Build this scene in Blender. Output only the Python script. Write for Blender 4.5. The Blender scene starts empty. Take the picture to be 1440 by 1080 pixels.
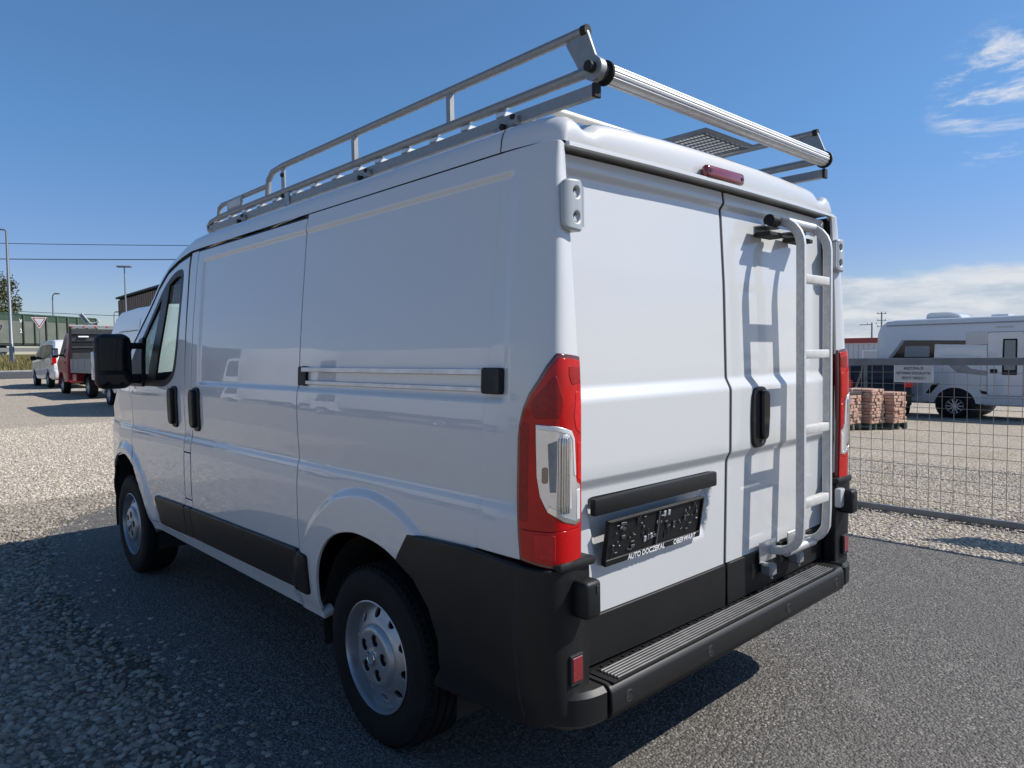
import bpy, bmesh, math, random
import numpy as np
from mathutils import Vector, Matrix
from mathutils.geometry import delaunay_2d_cdt
random.seed(7); rng = np.random.default_rng(7)
R = math.radians
scene = bpy.context.scene
COL = scene.collection

# ------------------------------------------------------------------ camera
cam_d = bpy.data.cameras.new('camera'); cam = bpy.data.objects.new('camera', cam_d); COL.objects.link(cam)
cam_d.sensor_width = 36; cam_d.lens = 1011.107/1440*36; cam_d.clip_end = 4000; cam_d.clip_start = .05
r_ = Vector((.7300921, -.68316035, -.01604559)); u_ = Vector((.04171751, .02112181, .99890616)); w_ = Vector((.68207417, .72996288, -.04392062))
cam.matrix_world = Matrix(((r_.x, u_.x, -w_.x, -2.3722), (r_.y, u_.y, -w_.y, -1.2384), (r_.z, u_.z, -w_.z, 1.4411), (0, 0, 0, 1)))
scene.camera = cam

# ------------------------------------------------------------------ sun, sky, exposure
SUN = Vector((-.79, .68, -1.0)).normalized()               # direction the light travels
sun_d = bpy.data.lights.new('sun', 'SUN'); sun = bpy.data.objects.new('sun', sun_d); COL.objects.link(sun)
sun_d.energy = 5.0; sun_d.angle = R(.53); sun_d.color = (1, .955, .89)
sun.rotation_euler = SUN.to_track_quat('-Z', 'Y').to_euler(); sun.location = (0, 0, 30)
ELEV = math.asin(-SUN.z); AZ = math.atan2(-SUN.x, -SUN.y)   # azimuth clockwise from +Y
world = bpy.data.worlds.new('World'); scene.world = world; world.use_nodes = True
def build_world():
    nt = world.node_tree; N = nt.nodes; L = nt.links; N.clear()
    out = N.new('ShaderNodeOutputWorld'); bg = N.new('ShaderNodeBackground'); bg.inputs['Strength'].default_value = .075
    sky = N.new('ShaderNodeTexSky'); sky.sky_type = 'NISHITA'; sky.sun_disc = False
    sky.sun_elevation = ELEV; sky.sun_rotation = AZ; sky.air_density = 1.0; sky.dust_density = .3; sky.ozone_density = 2.0; sky.altitude = 300
    tc = N.new('ShaderNodeTexCoord'); sep = N.new('ShaderNodeSeparateXYZ'); L.new(tc.outputs['Generated'], sep.inputs[0])
    def math_(op, a, b=None, c=None):
        n = N.new('ShaderNodeMath'); n.operation = op
        for i, v in enumerate((a, b, c)):
            if v is None: continue
            if isinstance(v, (int, float)): n.inputs[i].default_value = v
            else: L.new(v, n.inputs[i])
        return n.outputs[0]
    def smooth(v, a, b):
        n = N.new('ShaderNodeMapRange'); n.interpolation_type = 'SMOOTHSTEP'
        L.new(v, n.inputs['Value']); n.inputs['From Min'].default_value = a; n.inputs['From Max'].default_value = b
        return n.outputs['Result']
    def dot(v):
        n = N.new('ShaderNodeVectorMath'); n.operation = 'DOT_PRODUCT'; L.new(tc.outputs['Generated'], n.inputs[0]); n.inputs[1].default_value = Vector(v).normalized(); return n.outputs['Value']
    def noise(scale, stretch, detail=8, rough=.6, dist=.0, rot=0):
        m = N.new('ShaderNodeMapping'); L.new(tc.outputs['Generated'], m.inputs['Vector']); m.inputs['Scale'].default_value = stretch; m.inputs['Rotation'].default_value = (0, rot, 0)
        n = N.new('ShaderNodeTexNoise'); n.inputs['Scale'].default_value = scale; n.inputs['Detail'].default_value = detail; n.inputs['Roughness'].default_value = rough; n.inputs['Distortion'].default_value = dist
        L.new(m.outputs[0], n.inputs['Vector']); return n.outputs['Fac']
    z = sep.outputs['Z']
    # low cloud bank on the sun's side of the horizon
    n1 = noise(5, (1, 1, 3.6)); n1b = noise(16, (1, 1, 3.2), 6)
    edge = math_('ADD', z, math_('MULTIPLY', math_('SUBTRACT', n1, .5), -.05))
    edge = math_('ADD', edge, math_('MULTIPLY', math_('SUBTRACT', n1b, .5), -.03))
    band = smooth(edge, .096, .078)
    side = smooth(dot((1, .05, 0)), .62, .86)
    band = math_('MULTIPLY', band, side)
    n2 = noise(9, (1, 1, 5), 9, .62)
    tone = smooth(n2, .34, .66)
    # high wisps
    w1 = noise(7, (1, 1, 3.4), 10, .66, .5, R(14))
    wis = math_('MULTIPLY', smooth(w1, .47, .66), smooth(dot((.941, .207, .270)), .9962, .9990))
    w2 = noise(7, (1, 1, 3.0), 9, .66, .3)
    wis2 = math_('MULTIPLY', smooth(w2, .42, .75), math_('MULTIPLY', smooth(dot((.135, .85, .52)), .992, .9995), .35))
    w3 = noise(3.1, (1, 1, 2.4), 9, .64, .4)
    wis3 = math_('MULTIPLY', smooth(w3, .62, .80), math_('MULTIPLY', math_('SUBTRACT', 1, smooth(dot((.55, .83, .2)), .25, .55)), .6))
    wis = math_('MAXIMUM', math_('MAXIMUM', math_('MULTIPLY', wis, .9), wis2), wis3)
    cr = N.new('ShaderNodeMix'); cr.data_type = 'RGBA'; cr.inputs['A'].default_value = (5.4, 6.3, 7.6, 1); cr.inputs['B'].default_value = (8.6, 8.9, 9.3, 1)
    L.new(tone, cr.inputs['Factor'])
    m1 = N.new('ShaderNodeMix'); m1.data_type = 'RGBA'; L.new(math_('MULTIPLY', band, .93), m1.inputs['Factor']); hs = N.new('ShaderNodeHueSaturation'); hs.inputs['Saturation'].default_value = 1.21; L.new(sky.outputs[0], hs.inputs['Color'])
    gr = N.new('ShaderNodeValToRGB'); L.new(z, gr.inputs[0]); e = gr.color_ramp.elements
    e[0].position = .02; e[0].color = (.59, .59, .71, 1); e[1].position = 1; e[1].color = (1, .97, .96, 1)
    for p_, c_ in ((.12, (.62, .61, .78, 1)), (.28, (.74, .82, .90, 1)), (.43, (.92, .93, .95, 1))): q = e.new(p_); q.color = c_
    gm = N.new('ShaderNodeMix'); gm.data_type = 'RGBA'; gm.blend_type = 'MULTIPLY'; gm.inputs['Factor'].default_value = 1; L.new(hs.outputs[0], gm.inputs['A']); L.new(gr.outputs[0], gm.inputs['B'])
    gv = N.new('ShaderNodeVectorMath'); gv.operation = 'SCALE'; gv.inputs['Scale'].default_value = 1.62; L.new(gm.outputs['Result'], gv.inputs[0]); L.new(gv.outputs[0], m1.inputs['A']); L.new(cr.outputs['Result'], m1.inputs['B'])
    m2 = N.new('ShaderNodeMix'); m2.data_type = 'RGBA'; L.new(wis, m2.inputs['Factor']); L.new(m1.outputs['Result'], m2.inputs['A']); m2.inputs['B'].default_value = (9, 9.2, 9.6, 1)
    L.new(m2.outputs['Result'], bg.inputs['Color']); L.new(bg.outputs[0], out.inputs['Surface'])
build_world()
scene.view_settings.view_transform = 'Standard'; scene.view_settings.look = 'None'
scene.view_settings.exposure = 0.23; scene.view_settings.gamma = 1; scene.view_settings.use_curve_mapping = False
scene.render.resolution_x = 1024; scene.render.resolution_y = 768

# ------------------------------------------------------------------ materials
def mat(name, color, rough=.5, metal=0, coat=0, spec=None, var=0, vscale=8, bump=0, bscale=60, trans=0, ior=None, rough_var=0, color2=None, vdetail=6, coat_rough=.03):
    m = bpy.data.materials.new(name); m.use_nodes = True; nt = m.node_tree; N = nt.nodes; L = nt.links
    b = N['Principled BSDF']; b.inputs['Base Color'].default_value = (*color, 1); b.inputs['Roughness'].default_value = rough; b.inputs['Metallic'].default_value = metal
    b.inputs['Coat Weight'].default_value = coat; b.inputs['Coat Roughness'].default_value = coat_rough
    if spec is not None: b.inputs['Specular IOR Level'].default_value = spec
    if trans: b.inputs['Transmission Weight'].default_value = trans
    if ior: b.inputs['IOR'].default_value = ior
    if var or color2 or bump or rough_var:
        tc = N.new('ShaderNodeTexCoord')
        n = N.new('ShaderNodeTexNoise'); n.inputs['Scale'].default_value = vscale; n.inputs['Detail'].default_value = vdetail; n.inputs['Roughness'].default_value = .6; L.new(tc.outputs['Object'], n.inputs['Vector'])
        if var or color2:
            mx = N.new('ShaderNodeMix'); mx.data_type = 'RGBA'
            c2 = color2 if color2 else tuple(max(0, c*(1-var)) for c in color)
            mr = N.new('ShaderNodeMapRange'); L.new(n.outputs['Fac'], mr.inputs['Value']); mr.inputs['From Min'].default_value = .35; mr.inputs['From Max'].default_value = .65
            L.new(mr.outputs[0], mx.inputs['Factor']); mx.inputs['A'].default_value = (*color, 1); mx.inputs['B'].default_value = (*c2, 1); L.new(mx.outputs['Result'], b.inputs['Base Color'])
        if rough_var:
            mr = N.new('ShaderNodeMapRange'); L.new(n.outputs['Fac'], mr.inputs['Value']); mr.inputs['From Min'].default_value = .3; mr.inputs['From Max'].default_value = .7; mr.inputs['To Min'].default_value = rough-rough_var; mr.inputs['To Max'].default_value = rough+rough_var; L.new(mr.outputs[0], b.inputs['Roughness'])
        if bump:
            n2 = N.new('ShaderNodeTexNoise'); n2.inputs['Scale'].default_value = bscale; n2.inputs['Detail'].default_value = 4; L.new(tc.outputs['Object'], n2.inputs['Vector'])
            bp = N.new('ShaderNodeBump'); bp.inputs['Strength'].default_value = bump; bp.inputs['Distance'].default_value = .004; L.new(n2.outputs['Fac'], bp.inputs['Height']); L.new(bp.outputs[0], b.inputs['Normal'])
    return m
def paint(name, color, dust=.06):
    """car paint: a clear coat over colour, thin road dust that gets heavier low down"""
    m = mat(name, color, .45, coat=1, spec=.3); nt = m.node_tree; N = nt.nodes; L = nt.links; b = N['Principled BSDF']
    tc = N.new('ShaderNodeTexCoord'); n = N.new('ShaderNodeTexNoise'); n.inputs['Scale'].default_value = 2.2; n.inputs['Detail'].default_value = 9; n.inputs['Roughness'].default_value = .7; L.new(tc.outputs['Object'], n.inputs['Vector'])
    n3 = N.new('ShaderNodeTexNoise'); n3.inputs['Scale'].default_value = 45; n3.inputs['Detail'].default_value = 5; L.new(tc.outputs['Object'], n3.inputs['Vector'])
    s = N.new('ShaderNodeSeparateXYZ'); L.new(tc.outputs['Object'], s.inputs[0])
    mr = N.new('ShaderNodeMapRange'); L.new(s.outputs['Z'], mr.inputs['Value']); mr.inputs['From Min'].default_value = 1.3; mr.inputs['From Max'].default_value = .3; mr.inputs['To Min'].default_value = dust*.4; mr.inputs['To Max'].default_value = dust*4
    mu = N.new('ShaderNodeMath'); mu.operation = 'MULTIPLY'; L.new(mr.outputs[0], mu.inputs[0]); L.new(n.outputs['Fac'], mu.inputs[1])
    mx = N.new('ShaderNodeMix'); mx.data_type = 'RGBA'; L.new(mu.outputs[0], mx.inputs['Factor']); mx.inputs['A'].default_value = (*color, 1); mx.inputs['B'].default_value = (.34, .30, .25, 1); L.new(mx.outputs['Result'], b.inputs['Base Color'])
    cr = N.new('ShaderNodeMapRange'); L.new(n3.outputs['Fac'], cr.inputs['Value']); cr.inputs['From Min'].default_value = .4; cr.inputs['From Max'].default_value = .75; cr.inputs['To Min'].default_value = .0; cr.inputs['To Max'].default_value = .012; L.new(cr.outputs[0], b.inputs['Coat Roughness'])
    n4 = N.new('ShaderNodeTexNoise'); n4.inputs['Scale'].default_value = 3.0; n4.inputs['Detail'].default_value = 0; L.new(tc.outputs['Object'], n4.inputs['Vector'])
    bp = N.new('ShaderNodeBump'); bp.inputs['Strength'].default_value = .03; bp.inputs['Distance'].default_value = .03; L.new(n4.outputs['Fac'], bp.inputs['Height']); L.new(bp.outputs[0], b.inputs['Coat Normal'])
    return m
M = {}
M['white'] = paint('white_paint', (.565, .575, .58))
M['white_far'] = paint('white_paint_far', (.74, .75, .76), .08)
M['maroon'] = mat('maroon_paint', (.29, .014, .024), .35, coat=.25, spec=.25)
M['darkblue'] = mat('dark_blue_paint', (.006, .007, .012), .3, coat=.25, spec=.2)
M['silver'] = paint('silver_paint', (.45, .46, .47), .05)
M['black'] = mat('black_plastic', (.010, .010, .011), .5, spec=.32, var=.35, vscale=5, bump=.12, bscale=900, rough_var=.08)
M['trim'] = mat('black_trim', (.013, .013, .0135), .46, spec=.30, var=.3, vscale=4, bump=.06, bscale=700, rough_var=.06)
M['gloss_black'] = mat('glossy_black_plastic', (.008, .008, .009), .28, spec=.4)
M['hinge'] = mat('hinge_grey', (.36, .38, .39), .4, .1, coat=.3)
M['rubber'] = mat('rubber', (.009, .009, .0092), .8, spec=.25, var=.4, vscale=14, bump=.25, bscale=120)
M['dark'] = mat('dark_interior', (.012, .012, .013), .8)
M['interior'] = mat('grey_interior', (.035, .036, .04), .8)
def thin_glass():
    m = bpy.data.materials.new('thin_glass'); m.use_nodes = True; nt = m.node_tree; N = nt.nodes; L = nt.links; N.clear()
    out = N.new('ShaderNodeOutputMaterial'); t = N.new('ShaderNodeBsdfTransparent'); t.inputs[0].default_value = (.62, .70, .67, 1); g = N.new('ShaderNodeBsdfGlossy'); g.inputs['Roughness'].default_value = .01
    f = N.new('ShaderNodeFresnel'); f.inputs['IOR'].default_value = 1.16; mx = N.new('ShaderNodeMixShader'); L.new(f.outputs[0], mx.inputs[0]); L.new(t.outputs[0], mx.inputs[1]); L.new(g.outputs[0], mx.inputs[2]); L.new(mx.outputs[0], out.inputs[0]); return m
M['glass'] = thin_glass()
M['darkglass'] = mat('tinted_glass', (.008, .009, .011), .06, coat=.25, spec=.3)
M['alu'] = mat('aluminium', (.60, .60, .60), .42, .75, var=.12, vscale=20, rough_var=.06)
M['zinc'] = mat('galvanised_steel', (.34, .35, .36), .52, .85, var=.3, vscale=30, rough_var=.1)
M['zincdark'] = mat('dull_zinc', (.27, .28, .285), .55, .5, var=.09, vscale=60, rough_var=.08)
M['darkzinc'] = mat('dark_steel', (.05, .052, .055), .55, .3, var=.3, vscale=10)
M['ladder'] = mat('ladder_metal', (.62, .62, .60), .5, .25, var=.16, vscale=60, rough_var=.08, bump=.1, bscale=200)
M['alu2'] = mat('dull_aluminium', (.62, .61, .58), .5, .25, var=.15, vscale=30)
M['fence'] = mat('fence_grey', (.20, .21, .225), .55, .4, var=.25, vscale=6)
M['wire'] = mat('wire_steel', (.30, .275, .24), .6, .3, var=.4, vscale=9)
M['rim'] = mat('silver_rim', (.36, .38, .41), .38, .6, var=.22, vscale=12, rough_var=.1)
M['redlens'] = mat('red_lens', (.52, .002, .004), .14, coat=.35, spec=.25, var=.3, vscale=6)
M['redlens2'] = mat('red_lens_bright', (.62, .006, .010), .18, coat=.25, spec=.3, var=.3, vscale=60)
M['redmid'] = mat('red_lens_block', (.34, .003, .006), .2, coat=.2, spec=.3, var=.35, vscale=80)
M['reddark'] = mat('red_lens_dark', (.10, .004, .006), .12, coat=1)
M['clear'] = mat('clear_lens', (.74, .75, .77), .13, .75, coat=.8)
M['clear2'] = mat('clear_lens_ribbed', (.74, .74, .75), .3, .35, coat=.5)
M['chrome'] = mat('chrome', (.8, .8, .8), .08, 1)
M['brake'] = mat('brake_lens', (.22, .012, .02), .16, coat=1, var=.2, vscale=30)
M['bulb'] = mat('bulb_amber', (.34, .22, .15), .3, coat=.4)
M['orange'] = mat('orange_lens', (.8, .22, .02), .2, coat=1)
M['rail'] = mat('worn_rail', (.62, .59, .54), .42, .25, color2=(.45, .38, .30), vscale=14, rough_var=.1)
M['text'] = mat('white_print', (.82, .82, .82), .5)
M['textdark'] = mat('dark_print', (.04, .05, .06), .6)
M['sticker'] = mat('grey_print', (.45, .47, .5), .5)
M['cable'] = mat('cable_black', (.02, .02, .022), .6)

# ------------------------------------------------------------------ object helpers
def link(o, parent=None):
    COL.objects.link(o)
    if parent is not None: o.parent = parent
    return o
def tag(o, label=None, cat=None, group=None, kind=None):
    if label: o['label'] = label
    if cat: o['category'] = cat
    if group: o['group'] = group
    if kind: o['kind'] = kind
    return o
def thing(name, label, cat, loc=(0, 0, 0), rz=0, group=None):
    o = bpy.data.objects.new(name, None); o.empty_display_size = .2; link(o); o.location = loc; o.rotation_euler = (0, 0, rz)
    return tag(o, label, cat, group)
def copy_tree(o, parent=None):
    c = o.copy(); COL.objects.link(c)
    if parent is not None: c.parent = parent
    for ch in list(o.children): copy_tree(ch, c)
    return c
class MB:
    """collects simple solids and links them as one mesh object"""
    def __init__(s): s.bm = bmesh.new()
    def _xf(s, vs, rot=None, loc=None):
        if rot is not None: bmesh.ops.rotate(s.bm, verts=vs, cent=(0, 0, 0), matrix=rot)
        if loc is not None: bmesh.ops.translate(s.bm, verts=vs, vec=loc)
    def box(s, c, d, bev=0, rot=None, seg=1):
        t = bmesh.new(); bmesh.ops.create_cube(t, size=1)
        for v in t.verts: v.co = Vector((v.co.x*d[0], v.co.y*d[1], v.co.z*d[2]))
        if bev: bmesh.ops.bevel(t, geom=list(t.edges), offset=min(bev, min(d)*.49), segments=seg, profile=.5, affect='EDGES')
        if rot is not None: bmesh.ops.rotate(t, verts=t.verts, cent=(0, 0, 0), matrix=rot)
        bmesh.ops.translate(t, verts=t.verts, vec=c); s.add(t); return s
    def add(s, t):
        me = bpy.data.meshes.new('tmp'); t.to_mesh(me); t.free(); s.bm.from_mesh(me); bpy.data.meshes.remove(me)
    def tube(s, pts, rad, seg=10, cap=True, prof=None, up=None):
        """sweep a circle (or a list of 2-D profile points) along a polyline"""
        pts = [Vector(p) for p in pts]; n = len(pts)
        if prof is None: prof = [(math.cos(2*math.pi*i/seg)*rad, math.sin(2*math.pi*i/seg)*rad) for i in range(seg)]
        rings = []; prev = None
        for i, p in enumerate(pts):
            if i == 0: t = pts[1]-p
            elif i == n-1: t = p-pts[i-1]
            else: t = (pts[i+1]-p).normalized()+(p-pts[i-1]).normalized()
            t = t.normalized()
            if prev is None:
                ref = Vector(up) if up is not None else (Vector((0, 0, 1)) if abs(t.z) < .9 else Vector((1, 0, 0)))
                a = ref.cross(t).normalized()
            else:
                a = prev - t*prev.dot(t); a.normalize()
            prev = a; b = t.cross(a)
            k = 1.0
            if 0 < i < n-1:
                c = (pts[i+1]-p).normalized().dot((p-pts[i-1]).normalized()); k = 1/max(.5, math.sqrt((1+c)/2)) if len(pts) == 3 else 1
            rings.append([s.bm.verts.new(p + a*x + b*y) for x, y in prof])
        m = len(prof)
        for i in range(n-1):
            for j in range(m): s.bm.faces.new((rings[i][j], rings[i][(j+1) % m], rings[i+1][(j+1) % m], rings[i+1][j]))
        if cap: s.bm.faces.new(rings[0][::-1]); s.bm.faces.new(rings[-1])
        return s
    def cyl(s, a, b, rad, seg=16): return s.tube([a, b], rad, seg)
    def lathe(s, prof, axis='x', c=(0, 0, 0), seg=48, closed=False, sgn=1):
        """prof: list of (along, radius)"""
        rings = []
        for al, ra in prof:
            ring = []
            for i in range(seg):
                t = 2*math.pi*i/seg; p = (al*sgn, ra*math.cos(t), ra*math.sin(t)*sgn)
                if axis == 'y': p = (p[1], p[0], p[2])
                if axis == 'z': p = (p[1], p[2], p[0])
                ring.append(s.bm.verts.new(Vector(p)+Vector(c)))
            rings.append(ring)
        for i in range(len(rings)-1):
            for j in range(seg): s.bm.faces.new((rings[i][j], rings[i][(j+1) % seg], rings[i+1][(j+1) % seg], rings[i+1][j]))
        if closed: s.bm.faces.new(rings[0][::-1]); s.bm.faces.new(rings[-1])
        return s
    def prism(s, poly, axis, a, b, bev=0):
        """extrude a 2-D polygon along an axis from a to b; the two plane coordinates follow x,y,z order"""
        t = bmesh.new()
        def P(u, v, w): return {'x': (w, u, v), 'y': (u, w, v), 'z': (u, v, w)}[axis]
        lo = [t.verts.new(P(u, v, a)) for u, v in poly]; hi = [t.verts.new(P(u, v, b)) for u, v in poly]; n = len(poly)
        t.faces.new(lo); t.faces.new(hi[::-1])
        for i in range(n): t.faces.new((lo[i], hi[i], hi[(i+1) % n], lo[(i+1) % n]))
        bmesh.ops.recalc_face_normals(t, faces=t.faces)
        if bev: bmesh.ops.bevel(t, geom=list(t.edges), offset=bev, segments=1, affect='EDGES', clamp_overlap=True)
        s.add(t); return s
    def build(s, name, m, parent=None, smooth=True, ang=35):
        bmesh.ops.recalc_face_normals(s.bm, faces=s.bm.faces)
        me = bpy.data.meshes.new(name); s.bm.to_mesh(me); s.bm.free(); me.materials.append(m)
        if smooth: me.shade_smooth(); me.set_sharp_from_angle(angle=R(ang))
        return link(bpy.data.objects.new(name, me), parent)
def inst(name, src, parent, loc=(0, 0, 0), rot=(0, 0, 0), scale=(1, 1, 1)):
    o = bpy.data.objects.new(name, src.data); link(o, parent); o.location = loc; o.rotation_euler = rot; o.scale = scale; return o
def text(name, body, size, m, parent, loc, rot, depth=.0008, width=None, align='LEFT'):
    c = bpy.data.curves.new('t', 'FONT'); c.body = body; c.size = size; c.extrude = depth; c.align_x = align; c.offset = size*.012
    o = bpy.data.objects.new('t', c); COL.objects.link(o); bpy.context.view_layer.update()
    me = bpy.data.meshes.new_from_object(o.evaluated_get(bpy.context.evaluated_depsgraph_get())); bpy.data.objects.remove(o); bpy.data.curves.remove(c)
    me.materials.clear(); me.materials.append(m)
    if width:
        xs = [v.co.x for v in me.vertices]; k = width/(max(xs)-min(xs))
        for v in me.vertices: v.co.x *= k
    me.name = name; q = bpy.data.objects.new(name, me); link(q, parent); q.location = loc; q.rotation_euler = rot; return q

# ---- panels: polygons in (u,v), laid on a surface, with turned-in edges
def inside(poly, pts):
    x, y = pts[:, 0], pts[:, 1]; res = np.zeros(len(pts), bool); n = len(poly)
    for i in range(n):
        x1, y1 = poly[i]; x2, y2 = poly[(i+1) % n]
        c = ((y1 > y) != (y2 > y))
        with np.errstate(divide='ignore', invalid='ignore'):
            xi = (x2-x1)*(y-y1)/(y2-y1)+x1
        res ^= c & (x < xi)
    return res
def area(p): p = np.asarray(p); q = np.roll(p, -1, 0); return .5*np.sum(p[:, 0]*q[:, 1]-q[:, 0]*p[:, 1])
def vnormals(p):
    """outward 2-D normals of a counter-clockwise loop, mitred"""
    p = np.asarray(p); a = p-np.roll(p, 1, 0); b = np.roll(p, -1, 0)-p
    a = a/np.maximum(np.linalg.norm(a, axis=1, keepdims=True), 1e-9); b = b/np.maximum(np.linalg.norm(b, axis=1, keepdims=True), 1e-9)
    na = np.stack([a[:, 1], -a[:, 0]], 1); nb = np.stack([b[:, 1], -b[:, 0]], 1); n = na+nb
    l = np.linalg.norm(n, axis=1, keepdims=True); n = n/np.maximum(l, 1e-6); k = 1/np.maximum((n*na).sum(1, keepdims=True), .55)
    return n*k
def resample(p, d):
    p = np.asarray(p, float); out = []
    for i in range(len(p)):
        a, b = p[i], p[(i+1) % len(p)]; n = max(1, int(round(np.linalg.norm(b-a)/d)))
        out += [a+(b-a)*k/n for k in range(n)]
    return np.array(out)
def round_poly(p, r, n=4):
    """round every corner; r is one radius or one per corner"""
    p = [np.array(q, float) for q in p]; m = len(p); out = []
    rr = r if isinstance(r, (list, tuple)) else [r]*m
    for i in range(m):
        a, b, c = p[i-1], p[i], p[(i+1) % m]; d1 = a-b; d2 = c-b; l1 = np.linalg.norm(d1); l2 = np.linalg.norm(d2); k = min(rr[i], l1*.45, l2*.45)
        if k < 1e-5: out.append(b); continue
        s, e = b+d1/l1*k, b+d2/l2*k
        for j in range(n+1):
            t = j/n; out.append(s*(1-t)**2+2*b*t*(1-t)+e*t*t)
    return np.array(out)
def panel(name, poly, surf, m, parent, flip=1, du=.04, dv=.04, gap=0., rim=.012, r=.0025, holes=(), lines=(), ulines=(), extra=None, fine=None, hole_rim=True):
    poly = np.asarray(poly, float)
    if area(poly) < 0: poly = poly[::-1]
    d = min(du, dv)
    if gap: poly = poly-vnormals(poly)*gap
    def split_v(p):
        out = []; ls = sorted(lines)
        for i in range(len(p)):
            a, b = p[i], p[(i+1) % len(p)]; out.append(a); dv_ = b[1]-a[1]
            if abs(dv_) < 1e-6: continue
            ts = sorted((v-a[1])/dv_ for v in ls); out += [a+(b-a)*t for t in ts if .08 < t < .92]
        return np.array(out)
    loops = [resample(poly, d)]
    if len(lines): loops[0] = split_v(loops[0])
    for h in holes:
        h = np.asarray(h, float)
        if area(h) > 0: h = h[::-1]
        loops.append(resample(h, d))
    lo, hi = poly.min(0), poly.max(0)
    us = np.arange(lo[0]+du*.5, hi[0], du); vs = np.arange(lo[1]+dv*.5, hi[1], dv)
    us = np.array(sorted(set(list(us))|set(x for x in ulines if lo[0] < x < hi[0])))
    vs = np.array(sorted(set(list(vs))|set(v for v in lines if lo[1] < v < hi[1])))
    if len(us) and len(vs):
        G = np.stack(np.meshgrid(us, vs), -1).reshape(-1, 2)
    else: G = np.zeros((0, 2))
    if fine is not None:
        u0, u1, v0, v1, st = fine
        F = np.stack(np.meshgrid(np.arange(u0, u1, st), np.arange(v0, v1, st)), -1).reshape(-1, 2)
        G = G[~((G[:, 0] > u0-st) & (G[:, 0] < u1+st) & (G[:, 1] > v0-st) & (G[:, 1] < v1+st))]; G = np.concatenate([G, F])
    if extra is not None: G = np.concatenate([G, np.asarray(extra, float)])
    bd = np.concatenate(loops)
    if len(G):
        ok = inside(poly, G)
        for h in loops[1:]: ok &= ~inside(h, G)
        G = G[ok]
        keep = np.ones(len(G), bool); tol = (d*.3)**2
        for i in range(0, len(G), 2000):
            q = G[i:i+2000]; dd = ((q[:, None, :]-bd[None])**2).sum(-1).min(1); keep[i:i+2000] = dd > min(tol, (.006)**2)
        G = G[keep]
    P = np.concatenate([bd, G]); edges = []; k = 0
    for l in loops:
        n = len(l); edges += [(k+i, k+(i+1) % n) for i in range(n)]; k += n
    vo, _, fo, *_ = delaunay_2d_cdt([Vector((float(a), float(b))) for a, b in P], edges, [], 0, 1e-7)
    V2 = np.array([(v.x, v.y) for v in vo]); F = np.array([f for f in fo if len(f) == 3])
    cen = V2[F].mean(1); ok = inside(loops[0], cen)
    for h in loops[1:]: ok &= ~inside(h, cen)
    F = F[ok]
    sgn = np.cross(V2[F[:, 1]]-V2[F[:, 0]], V2[F[:, 2]]-V2[F[:, 0]])
    F = F[np.abs(sgn) > 1e-10]; sgn = sgn[np.abs(sgn) > 1e-10]
    F[sgn < 0] = F[sgn < 0][:, ::-1]
    e = 1e-3
    def ev(q): return np.stack(surf(q[:, 0], q[:, 1]), 1)
    def nrm(q):
        a = ev(q+[e, 0])-ev(q-[e, 0]); b = ev(q+[0, e])-ev(q-[0, e]); n = np.cross(a, b)*flip
        return n/np.maximum(np.linalg.norm(n, axis=1, keepdims=True), 1e-12)
    V3 = ev(V2); NN = nrm(V2); faces = [tuple(f if flip > 0 else f[::-1]) for f in F]
    Vs = [V3]; Ns = [NN]; base = len(V3)
    if rim > 0:
        for li, l in enumerate(loops):
            if li and not hole_rim: continue
            n2 = vnormals(l); n = len(l); p0 = ev(l); nn = nrm(l)
            od = ev(l+n2*e)-p0; od /= np.maximum(np.linalg.norm(od, axis=1, keepdims=True), 1e-9)
            # ring 0 is a copy of the edge so that the turn-in keeps its own shading
            r0 = p0; r1 = p0+od*r*.7-nn*r*.3; r2 = p0+od*r-nn*r; r3 = p0+od*r-nn*rim
            a1 = nn*.7+od*.7; a1 /= np.linalg.norm(a1, axis=1, keepdims=True)
            Vs += [r0, r1, r2, r3]; Ns += [nn, a1, od, od]
            for q in range(3):
                for i in range(n):
                    j = (i+1) % n; f = (base+q*n+i, base+(q+1)*n+i, base+(q+1)*n+j, base+q*n+j); faces.append(f if flip > 0 else f[::-1])
            base += 4*n
    V = np.concatenate(Vs); NA = np.concatenate(Ns)
    me = bpy.data.meshes.new(name); me.from_pydata([tuple(x) for x in V.tolist()], [], [tuple(int(i) for i in f) for f in faces]); me.update()
    me.shade_smooth(); me.normals_split_custom_set_from_vertices([tuple(x) for x in NA.tolist()])
    me.materials.append(m)
    return link(bpy.data.objects.new(name, me), parent)
def circ(r, n=40, c=(0, 0), ph=0): return [(c[0]+r*math.cos(2*math.pi*i/n+ph), c[1]+r*math.sin(2*math.pi*i/n+ph)) for i in range(n)]
def arc(c, r, a0, a1, n=14, ry=None):
    return [(c[0]+r*math.cos(R(a0+(a1-a0)*i/n)), c[1]+(ry or r)*math.sin(R(a0+(a1-a0)*i/n))) for i in range(n+1)]
def sm(x, a, b):
    t = np.clip((np.asarray(x, float)-a)/(b-a), 0, 1); return t*t*(3-2*t)
def table(pts, sig=.008, lo=None, hi=None):
    """smoothed piecewise-linear function"""
    xs, ys = zip(*pts); g = np.arange(xs[0]-.1, xs[-1]+.1, .001); v = np.interp(g, xs, ys); k = np.exp(-.5*(np.arange(-60, 61)*.001/sig)**2); k /= k.sum()
    v = np.convolve(np.pad(v, 60, mode='edge'), k, mode='valid')
    return lambda x: np.interp(x, g, v)

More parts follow.
